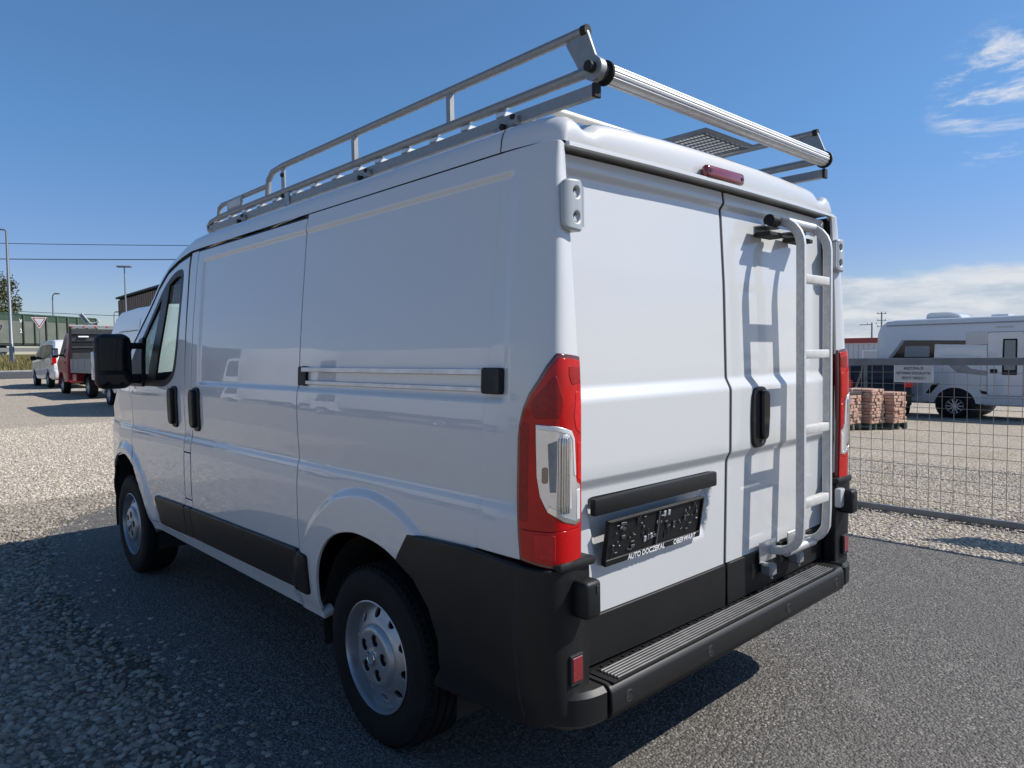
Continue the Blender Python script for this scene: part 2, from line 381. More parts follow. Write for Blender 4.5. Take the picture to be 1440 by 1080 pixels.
# ------------------------------------------------------------------ ground
_ty = [(-400, 0), (10, 0), (21, .15), (29, .23), (36, .33), (43, .52), (52, .74), (59, 1.2), (66, 1.75), (74, 1.95), (100, 2.0), (400, 2.2), (3000, 3)]
def terrain(x, y):
    x = np.asarray(x, float); y = np.asarray(y, float)
    a = np.interp(y, [p[0] for p in _ty], [p[1] for p in _ty])
    a = a*sm(x, -60, -20)
    b = -.035*np.clip(x-4.4, 0, 20.0)*(1-sm(y, 28, 60))*sm(y, -60, -20)
    return a+b
def tz(x, y): return float(terrain(x, y))
def ground_material():
    m = bpy.data.materials.new('gravel'); m.use_nodes = True; nt = m.node_tree; N = nt.nodes; L = nt.links; b = N['Principled BSDF']; b.inputs['Roughness'].default_value = .9; b.inputs['Specular IOR Level'].default_value = .2
    g = N.new('ShaderNodeNewGeometry')
    def noise(s, d=6, r=.6):
        n = N.new('ShaderNodeTexNoise'); n.inputs['Scale'].default_value = s; n.inputs['Detail'].default_value = d; n.inputs['Roughness'].default_value = r; L.new(g.outputs['Position'], n.inputs['Vector']); return n.outputs['Fac']
    def ramp(v, a, bb, t0=0, t1=1):
        n = N.new('ShaderNodeMapRange'); L.new(v, n.inputs['Value']); n.inputs['From Min'].default_value = a; n.inputs['From Max'].default_value = bb; n.inputs['To Min'].default_value = t0; n.inputs['To Max'].default_value = t1; return n.outputs[0]
    def mix(f, A, B):
        n = N.new('ShaderNodeMix'); n.data_type = 'RGBA'
        if isinstance(f, float): n.inputs['Factor'].default_value = f
        else: L.new(f, n.inputs['Factor'])
        for k, v in (('A', A), ('B', B)):
            if isinstance(v, tuple): n.inputs[k].default_value = (*v, 1)
            else: L.new(v, n.inputs[k])
        return n.outputs['Result']
    def mul(a, c):
        n = N.new('ShaderNodeMath'); n.operation = 'MULTIPLY'; L.new(a, n.inputs[0])
        if isinstance(c, (int, float)): n.inputs[1].default_value = c
        else: L.new(c, n.inputs[1])
        return n.outputs[0]
    v1 = N.new('ShaderNodeTexVoronoi'); v1.inputs['Scale'].default_value = 42; L.new(g.outputs['Position'], v1.inputs['Vector'])
    v2 = N.new('ShaderNodeTexVoronoi'); v2.inputs['Scale'].default_value = 17; L.new(g.outputs['Position'], v2.inputs['Vector'])
    sp = N.new('ShaderNodeSeparateColor'); L.new(v1.outputs['Color'], sp.inputs[0])
    sp2 = N.new('ShaderNodeSeparateColor'); L.new(v2.outputs['Color'], sp2.inputs[0])
    c = mix(sp.outputs['Red'], (.40, .345, .275), (.72, .64, .535))
    c = mix(mul(sp2.outputs['Green'], .45), c, (.46, .395, .315))
    c = mix(ramp(v1.outputs['Distance'], .42, .62), c, (.20, .17, .13))
    c = mix(ramp(noise(7, 8, .75), .50, .64, 0, .55), c, (.32, .275, .215))
    c = mix(ramp(noise(11, 8, .75), .56, .68, 0, .5), c, (.76, .69, .58))
    c = mix(ramp(noise(.35), .48, .7, 0, .45), c, (.37, .32, .255))
    sepp = N.new('ShaderNodeSeparateXYZ'); L.new(g.outputs['Position'], sepp.inputs[0])
    # shade beside the van, painted into the gravel colour around the asphalt apron
    gravel_shade = mul(mul(mul(ramp(sepp.outputs['X'], -3.0, -1.5), ramp(sepp.outputs['X'], 2.4, 1.6)), ramp(sepp.outputs['Y'], 7.6, 6.2)), ramp(noise(1.1, 7, .7), .30, .55, .45, .9))
    c = mix(gravel_shade, c, (.060, .054, .048))
    # sparse weeds beyond the fence
    weed = mul(mul(ramp(noise(.9, 8, .7), .50, .66), ramp(noise(28, 4), .42, .62)), mul(ramp(sepp.outputs['X'], 4.4, 5.2), ramp(sepp.outputs['X'], 16, 10)))
    c = mix(mul(weed, .75), c, (.155, .14, .045))
    # grass bank by the railway
    gn = ramp(noise(.5, 8, .7), .3, .7)
    gr = mix(gn, (.10, .10, .03), (.21, .17, .07)); gr = mix(ramp(noise(6, 6), .35, .65), gr, (.07, .075, .025))
    bank = mul(ramp(sepp.outputs['Y'], 51.5, 52.4), ramp(noise(40, 2), .05, .3))
    c = mix(bank, c, gr)
    L.new(c, b.inputs['Base Color'])
    bp = N.new('ShaderNodeBump'); bp.inputs['Strength'].default_value = .9; bp.inputs['Distance'].default_value = .02; bp.invert = True
    ad = N.new('ShaderNodeMath'); ad.operation = 'ADD'; L.new(v1.outputs['Distance'], ad.inputs[0]); L.new(mul(v2.outputs['Distance'], .6), ad.inputs[1]); L.new(ad.outputs[0], bp.inputs['Height']); L.new(bp.outputs[0], b.inputs['Normal'])
    return m
def build_ground():
    def axis(c, fine, far):
        a = list(np.arange(-fine, fine+.1, 1.0)); s = 1.25; x = fine
        while x < far: x = x*s; a += [x, -x]
        return np.array(sorted(a))+c
    xs = axis(5, 24, 2600); ys = axis(25, 60, 2600); X, Y = np.meshgrid(xs, ys); Z = terrain(X, Y); nx, ny = len(xs), len(ys)
    fs = [(j*nx+i, j*nx+i+1, (j+1)*nx+i+1, (j+1)*nx+i) for j in range(ny-1) for i in range(nx-1)]
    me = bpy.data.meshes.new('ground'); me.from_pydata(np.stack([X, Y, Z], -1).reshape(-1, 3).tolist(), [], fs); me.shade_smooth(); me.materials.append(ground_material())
    tag(link(bpy.data.objects.new('ground', me)), 'pale crushed gravel yard around the white van', None, None, 'structure')
build_ground()
def asphalt_material(name, base, lo, patch):
    m = bpy.data.materials.new(name); m.use_nodes = True; nt = m.node_tree; N = nt.nodes; L = nt.links; b = N['Principled BSDF']; b.inputs['Roughness'].default_value = .82; b.inputs['Specular IOR Level'].default_value = .35
    g = N.new('ShaderNodeNewGeometry')
    def noise(s, d=6, r=.6):
        n = N.new('ShaderNodeTexNoise'); n.inputs['Scale'].default_value = s; n.inputs['Detail'].default_value = d; n.inputs['Roughness'].default_value = r; L.new(g.outputs['Position'], n.inputs['Vector']); return n.outputs['Fac']
    def ramp(v, a, bb, t0=0, t1=1):
        n = N.new('ShaderNodeMapRange'); L.new(v, n.inputs['Value']); n.inputs['From Min'].default_value = a; n.inputs['From Max'].default_value = bb; n.inputs['To Min'].default_value = t0; n.inputs['To Max'].default_value = t1; return n.outputs[0]
    def mix(f, A, B):
        n = N.new('ShaderNodeMix'); n.data_type = 'RGBA'; L.new(f, n.inputs['Factor'])
        for k, v in (('A', A), ('B', B)):
            if isinstance(v, tuple): n.inputs[k].default_value = (*v, 1)
            else: L.new(v, n.inputs[k])
        return n.outputs['Result']
    v = N.new('ShaderNodeTexVoronoi'); v.inputs['Scale'].default_value = 105; L.new(g.outputs['Position'], v.inputs['Vector'])
    sp = N.new('ShaderNodeSeparateColor'); L.new(v.outputs['Color'], sp.inputs[0])
    vb = N.new('ShaderNodeTexVoronoi'); vb.inputs['Scale'].default_value = 55; L.new(g.outputs['Position'], vb.inputs['Vector'])
    sb = N.new('ShaderNodeSeparateColor'); L.new(vb.outputs['Color'], sb.inputs[0])
    c = mix(ramp(sp.outputs['Red'], .1, .95), lo, base)
    c = mix(ramp(sp.outputs['Blue'], .90, .99, 0, .7), c, tuple(min(1, k*2.2) for k in base))
    c = mix(ramp(v.outputs['Distance'], .45, .75, 0, .75), c, tuple(k*.22 for k in base))
    c = mix(ramp(noise(260, 3), .62, .78), c, tuple(k*2.0 for k in base))
    c = mix(ramp(noise(.8, 8, .65), .42, .68, 0, .6), c, tuple(k*.50 for k in base))
    c = mix(ramp(noise(5, 8, .75), .50, .66, 0, .4), c, tuple(k*.45 for k in base))
    c = mix(ramp(noise(2.3, 7, .7), .60, .72, 0, .5), c, patch)
    L.new(c, b.inputs['Base Color'])
    bp = N.new('ShaderNodeBump'); bp.inputs['Strength'].default_value = .75; bp.inputs['Distance'].default_value = .008; bp.invert = True
    ad = N.new('ShaderNodeMath'); ad.operation = 'ADD'; L.new(v.outputs['Distance'], ad.inputs[0]); L.new(vb.outputs['Distance'], ad.inputs[1]); L.new(ad.outputs[0], bp.inputs['Height']); L.new(bp.outputs[0], b.inputs['Normal'])
    return m
def wobble(n, amp, seed):
    q = np.random.default_rng(seed); a = np.zeros(n); t = np.arange(n)
    for f, k in ((1, 1), (2.3, .7), (5.1, .45), (11.7, .3), (23.3, .22)): a += k*np.sin(t/n*2*math.pi*f*3+q.uniform(0, 6.3))
    return a*amp
def build_asphalt():
    # apron under and beside the van; its left and far edges are ragged
    ys = np.arange(-14, 7.2, .06); n = len(ys)
    right = 3.20+wobble(n, .014, 3)+rng.normal(0, .012, n)
    lx = np.interp(ys, [-14, -3, .5, 1.1, 2.0, 3.3, 4.6, 5.6, 6.1, 6.6, 7.2], [-2.1, -1.8, -1.42, -1.46, -1.40, -1.50, -1.36, -1.18, -.92, -.38, .9])+wobble(n, .035, 5)+rng.normal(0, .018, n)
    poly = [(x, y) for x, y in zip(right, ys)]+[(x, y) for x, y in zip(lx[::-1], ys[::-1])]
    vo, _, fo, *_ = delaunay_2d_cdt([Vector(p) for p in poly], [(i, (i+1) % len(poly)) for i in range(len(poly))], [], 1, 1e-6)
    me = bpy.data.meshes.new('asphalt'); vs = [(v.x, v.y, .006+tz(v.x, v.y)) for v in vo]
    fs = [tuple(f) for f in fo]; fs = [f if (vo[f[1]]-vo[f[0]]).cross(vo[f[2]]-vo[f[0]]) > 0 else f[::-1] for f in fs]
    me.from_pydata(vs, [], fs); me.materials.append(asphalt_material('asphalt', (.215, .200, .180), (.050, .047, .043), (.235, .22, .20)))
    tag(link(bpy.data.objects.new('asphalt_apron', me)), 'dark worn asphalt strip under the white van', None, None, 'structure')
    # public road in front of the railway
    pts = []; fs = []; xs = np.linspace(-60, 60, 25)
    for i, x in enumerate(xs):
        for y in (42.6, 45, 48, 51.5): pts.append((x, y, tz(x, y)+.02))
    for i in range(len(xs)-1):
        for j in range(3): fs.append((i*4+j, (i+1)*4+j, (i+1)*4+j+1, i*4+j+1))
    me = bpy.data.meshes.new('road'); me.from_pydata(pts, [], fs); me.materials.append(asphalt_material('road_asphalt', (.11, .11, .115), (.06, .06, .06), (.14, .14, .14)))
    tag(link(bpy.data.objects.new('road', me)), 'grey road running past the far end of the yard', None, None, 'structure')
    mb = MB(); mb.box((0, 51.62, tz(0, 51.6)+.03), (120, .12, .14), .02); tag(mb.build('kerb', mat('kerb_stone', (.38, .37, .35), .85, var=.3, vscale=2)), 'pale kerb along the far side of the road', None, None, 'structure')
build_asphalt()

# ------------------------------------------------------------------ the white van (origin on the ground under the rear doors, +Y is forward)
van = thing('cargo_van', 'large white panel van with roof rack and rear ladder, standing in the foreground', 'van')
_hw = table([(.20, .93), (.25, .945), (.395, .966), (.45, .984), (.60, 1.0), (.75, 1.005), (.90, 1.004), (.985, .998), (1.012, .987), (1.10, .992), (1.22, .994), (1.30, .988), (1.45, .981), (1.64, .966), (1.94, .9375), (2.03, .922), (2.12, .905)], .009)
_hws = table([(.2, .98), (.84, 1.0), (1.0, .998), (1.2, .993), (1.43, .981), (1.6, .969), (2.1, .93)], .04)
_rec = table([(1.0, 0), (1.296, 0), (1.312, .009), (1.949, .009), (1.964, 0), (2.2, 0)], .0035)
_nose = table([(3.0, 0), (3.85, 0), (4.2, .012), (4.5, .05), (4.7, .105), (4.85, .20), (4.93, .34), (4.99, .5)], .03)
_xe = table([(.2, .858), (1.43, .858), (1.95, .872), (2.2, .872)], .03)
_ys = table([(.2, .15), (.64, .150), (1.0, .142), (1.3, .138), (1.65, .150), (2.0, .168), (2.2, .18)], .05)
_cab = table([(2.5, 0), (2.9, 0), (3.3, .02), (3.7, .045), (4.2, .05), (4.4, .05)], .05)   # the cab narrows above the waist
def crease_mask(y): return sm(y, .262, .30)*(1-sm(y, 2.66, 2.70))
def half_width(y, z, flare=True):
    y = np.asarray(y, float); z = np.asarray(z, float)
    w = (_hw(z) if flare is not None else _hws(z))-_rec(z)*crease_mask(y)-_nose(y)-_cab(y)*sm(z, 1.25, 1.9)
    for c, zc, r0, r1, h in () if not flare else ((1.0, .35, .575, .612, .016), (4.015, .34, .50, .56, .020)):
        d = np.hypot(y-c, z-zc); w = w+h*(1-sm(d, r0, r1))*sm(z, .2, .5)
    return w
# rear corner in plan, unrolled by arc length
_cp = np.array([(0, .30), (.002, .24), (.006, .19), (.014, .155), (.026, .128), (.042, .111), (.062, .103), (.09, .101), (.125, .104), (.162, .110)])
def _spline(p, n=400):
    t = np.arange(len(p)); q = np.linspace(0, len(p)-1, n); out = []
    pp = np.vstack([2*p[0]-p[1], p, 2*p[-1]-p[-2]])
    for x in q:
        i = min(int(x), len(p)-2); f = x-i; a, b, c, d = pp[i], pp[i+1], pp[i+2], pp[i+3]
        out.append(.5*((2*b)+(c-a)*f+(2*a-5*b+4*c-d)*f*f+(3*b-a-3*c+d)*f**3))
    return np.array(out)
_cs = _spline(_cp); _ca = np.concatenate([[0], np.cumsum(np.linalg.norm(np.diff(_cs, axis=0), axis=1))]); CLEN = _ca[-1]; S_END = .30-CLEN
S_RIDGE = .30-float(np.interp(.046, _cs[:, 0], _ca))
def s_of_dx(dx): return .30-float(np.interp(dx, _cs[:, 0], _ca))
def side_surf(sx, off=0., flare=True):
    def f(s, z):
        s = np.asarray(s, float); z = np.asarray(z, float); a = .30-s
        cx_ = np.where(a > 0, np.interp(a, _ca, _cs[:, 0]), 0); cy_ = np.where(a > 0, np.interp(a, _ca, _cs[:, 1]), s)
        # points past the end of the corner carry straight on
        over = np.clip(a-CLEN, 0, None); w = half_width(np.maximum(s, .1), z, flare); kz = np.clip((w-_xe(z))/.162, .2, 1.05); cx_ = (cx_+over)*kz
        y = cy_+(_ys(z)-.142)*sm(a, 0, .2)
        # outward direction in plan for offsets
        if off:
            e = 1e-3; g = lambda q: (np.where(q > 0, np.interp(q, _ca, _cs[:, 0]), 0), np.where(q > 0, np.interp(q, _ca, _cs[:, 1]), .30-q))
            x1, y1 = g(np.minimum(a, CLEN-2e-3)-e); x2, y2 = g(np.minimum(a, CLEN-2e-3)+e); tx, ty = x2-x1, y2-y1; l = np.hypot(tx, ty); nx, ny = ty/l, -tx/l   # (-,-) side
            return sx*(w-cx_-nx*off), y+ny*off, z
        return sx*(w-cx_), y, z
    return f
def ring_pts(c, zc, r0, r1, dr=.008, da=1.6): return [(c+r*math.cos(R(a)), zc+r*math.sin(R(a))) for r in np.arange(r0-.02, r1+.025, dr) for a in np.arange(-20, 200, da)]
def both(fn):
    for sx in (-1, 1): fn(sx)
FL = lambda sx: sx            # flip of a panel on side sx
ARCH_R = [(1.405, .40), (1.39, .55), (1.335, .67), (1.235, .75), (1.10, .787), (.97, .785), (.87, .768), (.80, .744)]
_ya = table([(2.4, 2.045), (2.9, 2.03), (3.1, 2.008), (3.3, 1.966), (3.5, 1.880), (3.7, 1.735), (3.9, 1.565), (4.15, 1.345), (4.3, 1.215), (4.45, 1.135), (4.7, 1.035), (4.85, .93), (4.93, .80), (4.97, .6), (5.0, .45)], .02)
ARCH_R = [tuple(q) for q in _spline(np.array(ARCH_R), 44)]
def side_panels(sx):
    S = side_surf(sx); f = FL(sx); LN = [.985, 1.0, 1.012, 1.025, 1.29, 1.298, 1.306, 1.314, 1.322, 1.944, 1.950, 1.956, 1.962, 1.968, 1.976]
    W = M['white']
    # rear pillar, round the corner to the door
    p = [(.39, .86), (.352, 1.5), (.338, 2.026), (S_END, 2.021), (S_END, .86)]
    panel('rear_pillar', p, S, W, van, f, .022, .05, .0012, lines=LN)
    # quarter panel behind the sliding door
    q = [(1.545, .40), (1.545, 1.02), (1.548, 1.28), (1.542, 1.93), (1.53, 2.026), (.338, 2.026), (.352, 1.5), (.39, .86), (.43, .853), (.73, .84), (.775, .78)]+ARCH_R[::-1]
    panel('quarter_panel', q, S, W, van, f, .04, .04, .0015, lines=LN, extra=ring_pts(1.0, .35, .575, .612))
    sd = round_poly([(1.545, .462), (1.545, 1.02), (1.548, 1.28), (1.542, 1.93), (1.53, 2.018), (2.772, 2.018), (2.79, 1.3), (2.79, .462)], [.01]*8)
    o = panel('sliding_door', sd, S, W, van, f, .04, .04, .0085, lines=LN, ulines=[2.655, 2.67, 2.685, 2.70, 2.715])
    def seal(par, poly, wo, wi, off=-.0025):  # rubber seal kept near the surface; its dark also stands for gap shade
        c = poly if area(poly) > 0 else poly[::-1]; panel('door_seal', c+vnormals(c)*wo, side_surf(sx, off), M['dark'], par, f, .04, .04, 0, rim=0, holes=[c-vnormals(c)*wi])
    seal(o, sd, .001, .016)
    # B pillar with the fuel flap in it
    bp1 = [(2.79, .925), (2.79, 1.3), (2.772, 2.018), (2.874, 2.018), (2.885, 1.3), (2.89, .925)]
    panel('door_pillar', bp1, S, W, van, f, .03, .05, .0035)
    ff = panel('fuel_flap', round_poly([(2.79, .662), (2.79, .925), (2.89, .925), (2.895, .662)], .012), S, W, van, f, .03, .05, .0075)
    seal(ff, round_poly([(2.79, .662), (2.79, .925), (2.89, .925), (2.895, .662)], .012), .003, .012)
    panel('door_pillar', [(2.79, .462), (2.79, .662), (2.895, .662), (2.90, .462)], S, W, van, f, .03, .05, .003)
    # front door and its window opening
    win = round_poly([(2.985, 1.935), (3.02, 1.45), (3.06, 1.335), (3.2, 1.278), (3.6, 1.275), (3.98, 1.285), (3.86, 1.44), (3.62, 1.68), (3.42, 1.835), (3.26, 1.905), (3.12, 1.94)], [.05, .1, .1, .1, .1, .03, .05, .1, .1, .1, .08])
    top = [(y, float(_ya(y))-.022) for y in (2.9, 3.1, 3.3, 3.5, 3.7, 3.9, 4.05)]
    fd = [(2.90, .43), (2.892, .66), (2.888, 1.0), (2.885, 1.3)]+top+[(3.93, 1.26), (3.865, 1.16), (3.86, .90), (3.80, .79), (3.70, .66), (3.60, .53), (3.53, .43)]
    door = panel('front_door', fd, S, W, van, f, .04, .04, .0080, lines=[.985, 1.0, 1.012, 1.025], holes=[win], extra=ring_pts(4.015, .34, .50, .56))
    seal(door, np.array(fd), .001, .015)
    w2 = win-vnormals(win if area(win) > 0 else win[::-1])*(.0) if False else win
    wc = w2 if area(w2) > 0 else w2[::-1]
    seal_in = wc-vnormals(wc)*.03
    panel('window_seal', wc+vnormals(wc)*.004, side_surf(sx, .001), M['trim'], door, f, .05, .05, 0, holes=[seal_in], rim=.01)
    panel('window_glass', wc-vnormals(wc)*.012, side_surf(sx, -.012), M['glass'], door, f, .08, .08, 0, rim=0)
    panel('window_divider', [(3.25, 1.903), (3.38, 1.858), (3.545, 1.277), (3.40, 1.277)], side_surf(sx, .001), M['trim'], door, f, .05, .05, 0)
    panel('mirror_sail', [(3.60, 1.27), (3.985, 1.275), (3.80, 1.50), (3.76, 1.56), (3.70, 1.57), (3.68, 1.50)], side_surf(sx, .012), M['black'], door, f, .05, .05, 0, rim=.025, r=.006)
    # front wing
    wing = [(3.865, 1.16), (3.93, 1.26), (4.05, float(_ya(4.05))-.022)]+[(y, float(_ya(y))-.012) for y in (4.2, 4.3, 4.45, 4.6, 4.7, 4.8, 4.87)]+[(4.90, .72), (4.60, .72), (4.47, .70)]+arc((4.015, .34), .475, 48, 131, 12)+[(3.70, .66), (3.80, .79), (3.86, .90)]
    panel('front_wing', wing, S, W, van, f, .03, .03, .0025, extra=ring_pts(4.015, .34, .50, .56))
    fb = [(4.90, .712), (4.60, .712), (4.475, .69), (4.485, .45), (4.47, .30), (4.92, .30), (4.955, .5)]
    panel('front_bumper_corner', fb, S, M['trim'], van, f, .03, .04, .002)
    # sills
    panel('sill', [(1.395, .372), (3.535, .385), (3.53, .43), (2.90, .43), (2.895, .458), (1.545, .458), (1.545, .40), (1.41, .40)], S, W, van, f, .08, .02, .001, rim=.05)
    panel('sill', [(3.52, .36), (3.66, .62), (3.73, .70), (3.70, .66), (3.60, .53), (3.53, .43)], S, W, van, f, .05, .05, .0, rim=.03)
    # side rubbing strips
    C = side_surf(sx, .016)
    for poly in ([(1.462, .468), (1.455, .622), (1.538, .628), (1.538, .468)], [(1.552, .468), (1.552, .630), (2.782, .618), (2.782, .462)], [(2.80, .462), (2.798, .618), (2.884, .616), (2.888, .46)], [(2.902, .46), (2.90, .616), (3.385, .605), (3.395, .585), (3.34, .455), (3.31, .448)]):
        panel('side_moulding', round_poly(poly, .008, 3), C, M['trim'], van, f, .06, .03, 0, rim=.03, r=.008)
    # sliding door rail with its end caps
    rr = side_surf(sx, .004)
    rl = panel('door_rail', [(.345, 1.338), (.345, 1.386), (1.50, 1.386), (1.50, 1.338)], side_surf(sx, -.002), M['rail'], van, f, .1, .02, 0, rim=.004)
    panel('rail_lip', [(.345, 1.378), (.345, 1.392), (1.50, 1.392), (1.50, 1.378)], side_surf(sx, .018), M['alu'], rl, f, .1, .02, 0, rim=.02)
    panel('rail_lip', [(.345, 1.327), (.345, 1.338), (1.50, 1.338), (1.50, 1.327)], side_surf(sx, .012), M['alu'], rl, f, .1, .02, 0, rim=.016)
    panel('rail_cap', round_poly([(.292, 1.325), (.292, 1.394), (.365, 1.394), (.365, 1.325)], .006), side_surf(sx, .021), M['black'], rl, f, .05, .05, 0, rim=.025, r=.004)
    panel('rail_cap', round_poly([(1.475, 1.352), (1.475, 1.392), (1.485, 1.396), (1.538, 1.394), (1.538, 1.322), (1.475, 1.322)], .004), side_surf(sx, .013), M['black'], rl, f, .05, .05, 0, rim=.018, r=.003)
    # recessed pull handles with a raised black grip
    for y0, par in ((2.705, o), (3.045, door)):
        oval = round_poly([(y0-.047, 1.055), (y0-.05, 1.275), (y0+.047, 1.275), (y0+.042, 1.055)], [.035]*4, 5)
        h = panel('handle', oval, side_surf(sx, .010), M['black'], par, f, .03, .03, 0, rim=.02, r=.008)
        panel('grip', round_poly([(y0-.012, 1.075), (y0-.014, 1.262), (y0+.036, 1.262), (y0+.032, 1.075)], [.02]*4, 5), side_surf(sx, .030), M['trim'], par, f, .03, .03, 0, rim=.022, r=.010)
    # dark shell just behind the outer panels: what one sees in the shut lines
    B = side_surf(sx, -.02)
    panel('inner_shell', [(S_END-.02, .50), (S_END-.02, 2.02), (2.93, 2.02), (2.95, .45), (1.42, .45)]+[(a-0, b+.02) for a, b in ARCH_R[1:]]+[(.7, .80), (.6, .5)], B, M['dark'], van, f, .08, .08, 0, rim=0, lines=LN)
    panel('door_frame', [(3.0, .45), (3.5, .45), (3.75, .80), (3.9, 1.24), (3.78, 1.25), (3.66, .80), (3.45, .52), (3.0, .52)], B, M['dark'], van, f, .1, .1, 0, rim=0)
    # tail lamp, wrapped round the corner
    lamp_out = [(S_END+.004, 1.424), (S_RIDGE, 1.433), (.125, 1.40), (.15, 1.362), (.178, 1.325), (.198, 1.285), (.209, 1.245), (.214, 1.20), (.216, 1.034), (.212, .94), (.204, .862), (S_RIDGE, .846), (S_END+.004, .850)]
    lp = np.array(lamp_out)[::-1]
    if area(lp) < 0: lp = lp[::-1]
    tl = panel('tail_lamp', lp, side_surf(sx, .008, None), M['reddark'], van, f, .012, .03, .001, rim=.03, r=.006)
    sdx = lambda x: s_of_dx(min(.162, (.996-x)/.85))
    J = [(.152, 1.242), (S_RIDGE, 1.236), (sdx(.918), 1.222), (sdx(.906), 1.20), (sdx(.899), 1.10), (sdx(.893), 1.078), (S_END+.022, 1.068), (S_END+.022, .966), (sdx(.90), .962), (sdx(.94), .976), (.118, 1.006), (.137, 1.046), (.147, 1.10)]
    J = np.array(J); Jc = J if area(J) > 0 else J[::-1]
    up = lp-vnormals(lp)*.010
    # the lens is split by a shut line low down
    def clip(poly, z0, above):
        out = []; n = len(poly)
        for i in range(n):
            a, b = poly[i], poly[(i+1) % n]; ia = (a[1] > z0) == above; ib = (b[1] > z0) == above
            if ia: out.append(a)
            if ia != ib: t = (z0-a[1])/(b[1]-a[1]); out.append(a+(b-a)*t)
        return np.array(out)
    hole = Jc+vnormals(Jc)*.004
    hole[:, 0] = np.maximum(hole[:, 0], S_END+.020)
    panel('red_lens', clip(up, .952, True), side_surf(sx, .0125, None), M['redlens'], tl, f, .012, .03, 0, rim=.006, r=.002, holes=[hole])
    panel('lower_red_lens', clip(up, .947, False), side_surf(sx, .0125, None), M['redlens'], tl, f, .012, .03, 0, rim=.006, r=.002)
    panel('reversing_lens', Jc, side_surf(sx, .013, None), M['clear'], tl, f, .010, .03, 0, rim=.008, r=.002)
    panel('reflector_strip', [(sdx(.945), 1.215), (sdx(.925), 1.212), (sdx(.918), 1.01), (sdx(.945), 1.005)], side_surf(sx, .0145, None), M['clear2'], tl, f, .02, .04, 0, rim=.002)
    panel('reflector_strip', [((S_END+.040), 1.055), ((S_END+.025), 1.058), ((S_END+.025), .975), ((S_END+.040), .975)], side_surf(sx, .0145, None), M['clear2'], tl, f, .02, .04, 0, rim=.002)
    panel('bulb', round_poly([(.132, 1.125), (.132, 1.085), (.120, 1.085), (.120, 1.125)], .005), side_surf(sx, .0150, None), M['bulb'], tl, f, .02, .02, 0, rim=.002)
    for k in range(5): panel('lens_rib', [(S_RIDGE-.004-.008*k, 1.205), (S_RIDGE-.0065-.008*k, 1.205), (S_RIDGE-.0065-.008*k, 1.0), (S_RIDGE-.004-.008*k, 1.0)], side_surf(sx, .0158, None), M['chrome'], tl, f, .02, .06, 0, rim=.001)
    panel('lens_block', round_poly([(.170, 1.30), (S_RIDGE+.006, 1.375), (S_RIDGE-.015, 1.30), (S_RIDGE-.004, 1.262), (.160, 1.262)], .008), side_surf(sx, .0138, None), M['redmid'], tl, f, .015, .02, 0, rim=.002)
    panel('lens_block', round_poly([(.202, 1.24), (.176, 1.245), (.176, .975), (.204, .975)], .008), side_surf(sx, .0138, None), M['redmid'], tl, f, .015, .04, 0, rim=.002)
    panel('bulb_shade', [(.118, 1.19), (.098, 1.20), (.100, 1.06), (.112, 1.06)], side_surf(sx, .0145, None), M['zincdark'], tl, f, .02, .04, 0, rim=.002)
    panel('lens_frame', [(.152, 1.242), (S_RIDGE, 1.236), (sdx(.918), 1.222), (sdx(.906), 1.20), (sdx(.899), 1.10), (sdx(.905), 1.10), (sdx(.912), 1.198), (sdx(.922), 1.214), (S_RIDGE, 1.226), (.146, 1.232)], side_surf(sx, .0148, None), M['clear2'], tl, f, .02, .02, 0, rim=.002)
    panel('chrome_edge', [(.118, 1.006), (sdx(.94), .976), (sdx(.90), .962), ((S_END+.026), .966), ((S_END+.026), .974), (sdx(.90), .972), (sdx(.94), .989), (.113, 1.020)], side_surf(sx, .0148, None), M['chrome'], tl, f, .02, .02, 0, rim=.002)
    # facets of the brake light: moulded blocks in the lens
    panel('lens_block', round_poly([(sdx(.925), 1.375), (sdx(.925), 1.40), (S_END+.018, 1.395), (S_END+.018, 1.355), (sdx(.915), 1.352)], .004), side_surf(sx, .0140, None), M['redmid'], tl, f, .02, .03, 0, rim=.002)
    panel('lens_block', round_poly([(sdx(.895), 1.33), (sdx(.905), 1.26), (sdx(.895), 1.225), (S_END+.018, 1.215), (S_END+.018, 1.325)], .006), side_surf(sx, .0140, None), M['redlens2'], tl, f, .02, .03, 0, rim=.002)
    panel('lens_block', round_poly([(sdx(.889), 1.19), (sdx(.889), 1.09), (S_END+.018, 1.08), (S_END+.018, 1.185)], .004), side_surf(sx, .0140, None), M['redlens2'], tl, f, .02, .03, 0, rim=.002)
    panel('lens_block', round_poly([(.152, .940), (.152, .878), (S_RIDGE+.004, .868), (S_RIDGE+.004, .938)], .004), side_surf(sx, .0140, None), M['redlens2'], tl, f, .02, .03, 0, rim=.002)
    # black bumper corner
    bc = [(.80, .744), (.73, .84), (.43, .852), (.20, .842), (S_RIDGE, .838), (S_END-.02, .832), (S_END-.02, .47), (S_RIDGE, .42), (.16, .385), (.30, .37), (.66, .345), (.60, .42), (.585, .52), (.62, .62), (.70, .70)]
    panel('bumper_corner', bc, side_surf(sx, .019, False), M['trim'], van, f, .022, .04, .002, rim=.05, r=.008)
    panel('bumper_seam', [(.222, .842), (.226, .842), (.216, .40), (.212, .40)], side_surf(sx, .0196, False), M['dark'], van, f, .02, .05, 0, rim=.001)
    mb = MB()                      # ledge under the lamp, and the block that stops the opened door
    mb.box((sx*.895, .118, .848), (.15, .075, .026), .01, seg=2)
    mb.build('lamp_ledge', M['trim'], van)
    mb = MB(); mb.box((sx*.885, .066, .757), (.066, .062, .105), .013, seg=3); mb.build('door_stop', M['black'], van)
    mb = MB(); mb.box((sx*.872, .0345, .785), (.012, .004, .022), .001); mb.build('stop_slot', M['dark'], van)
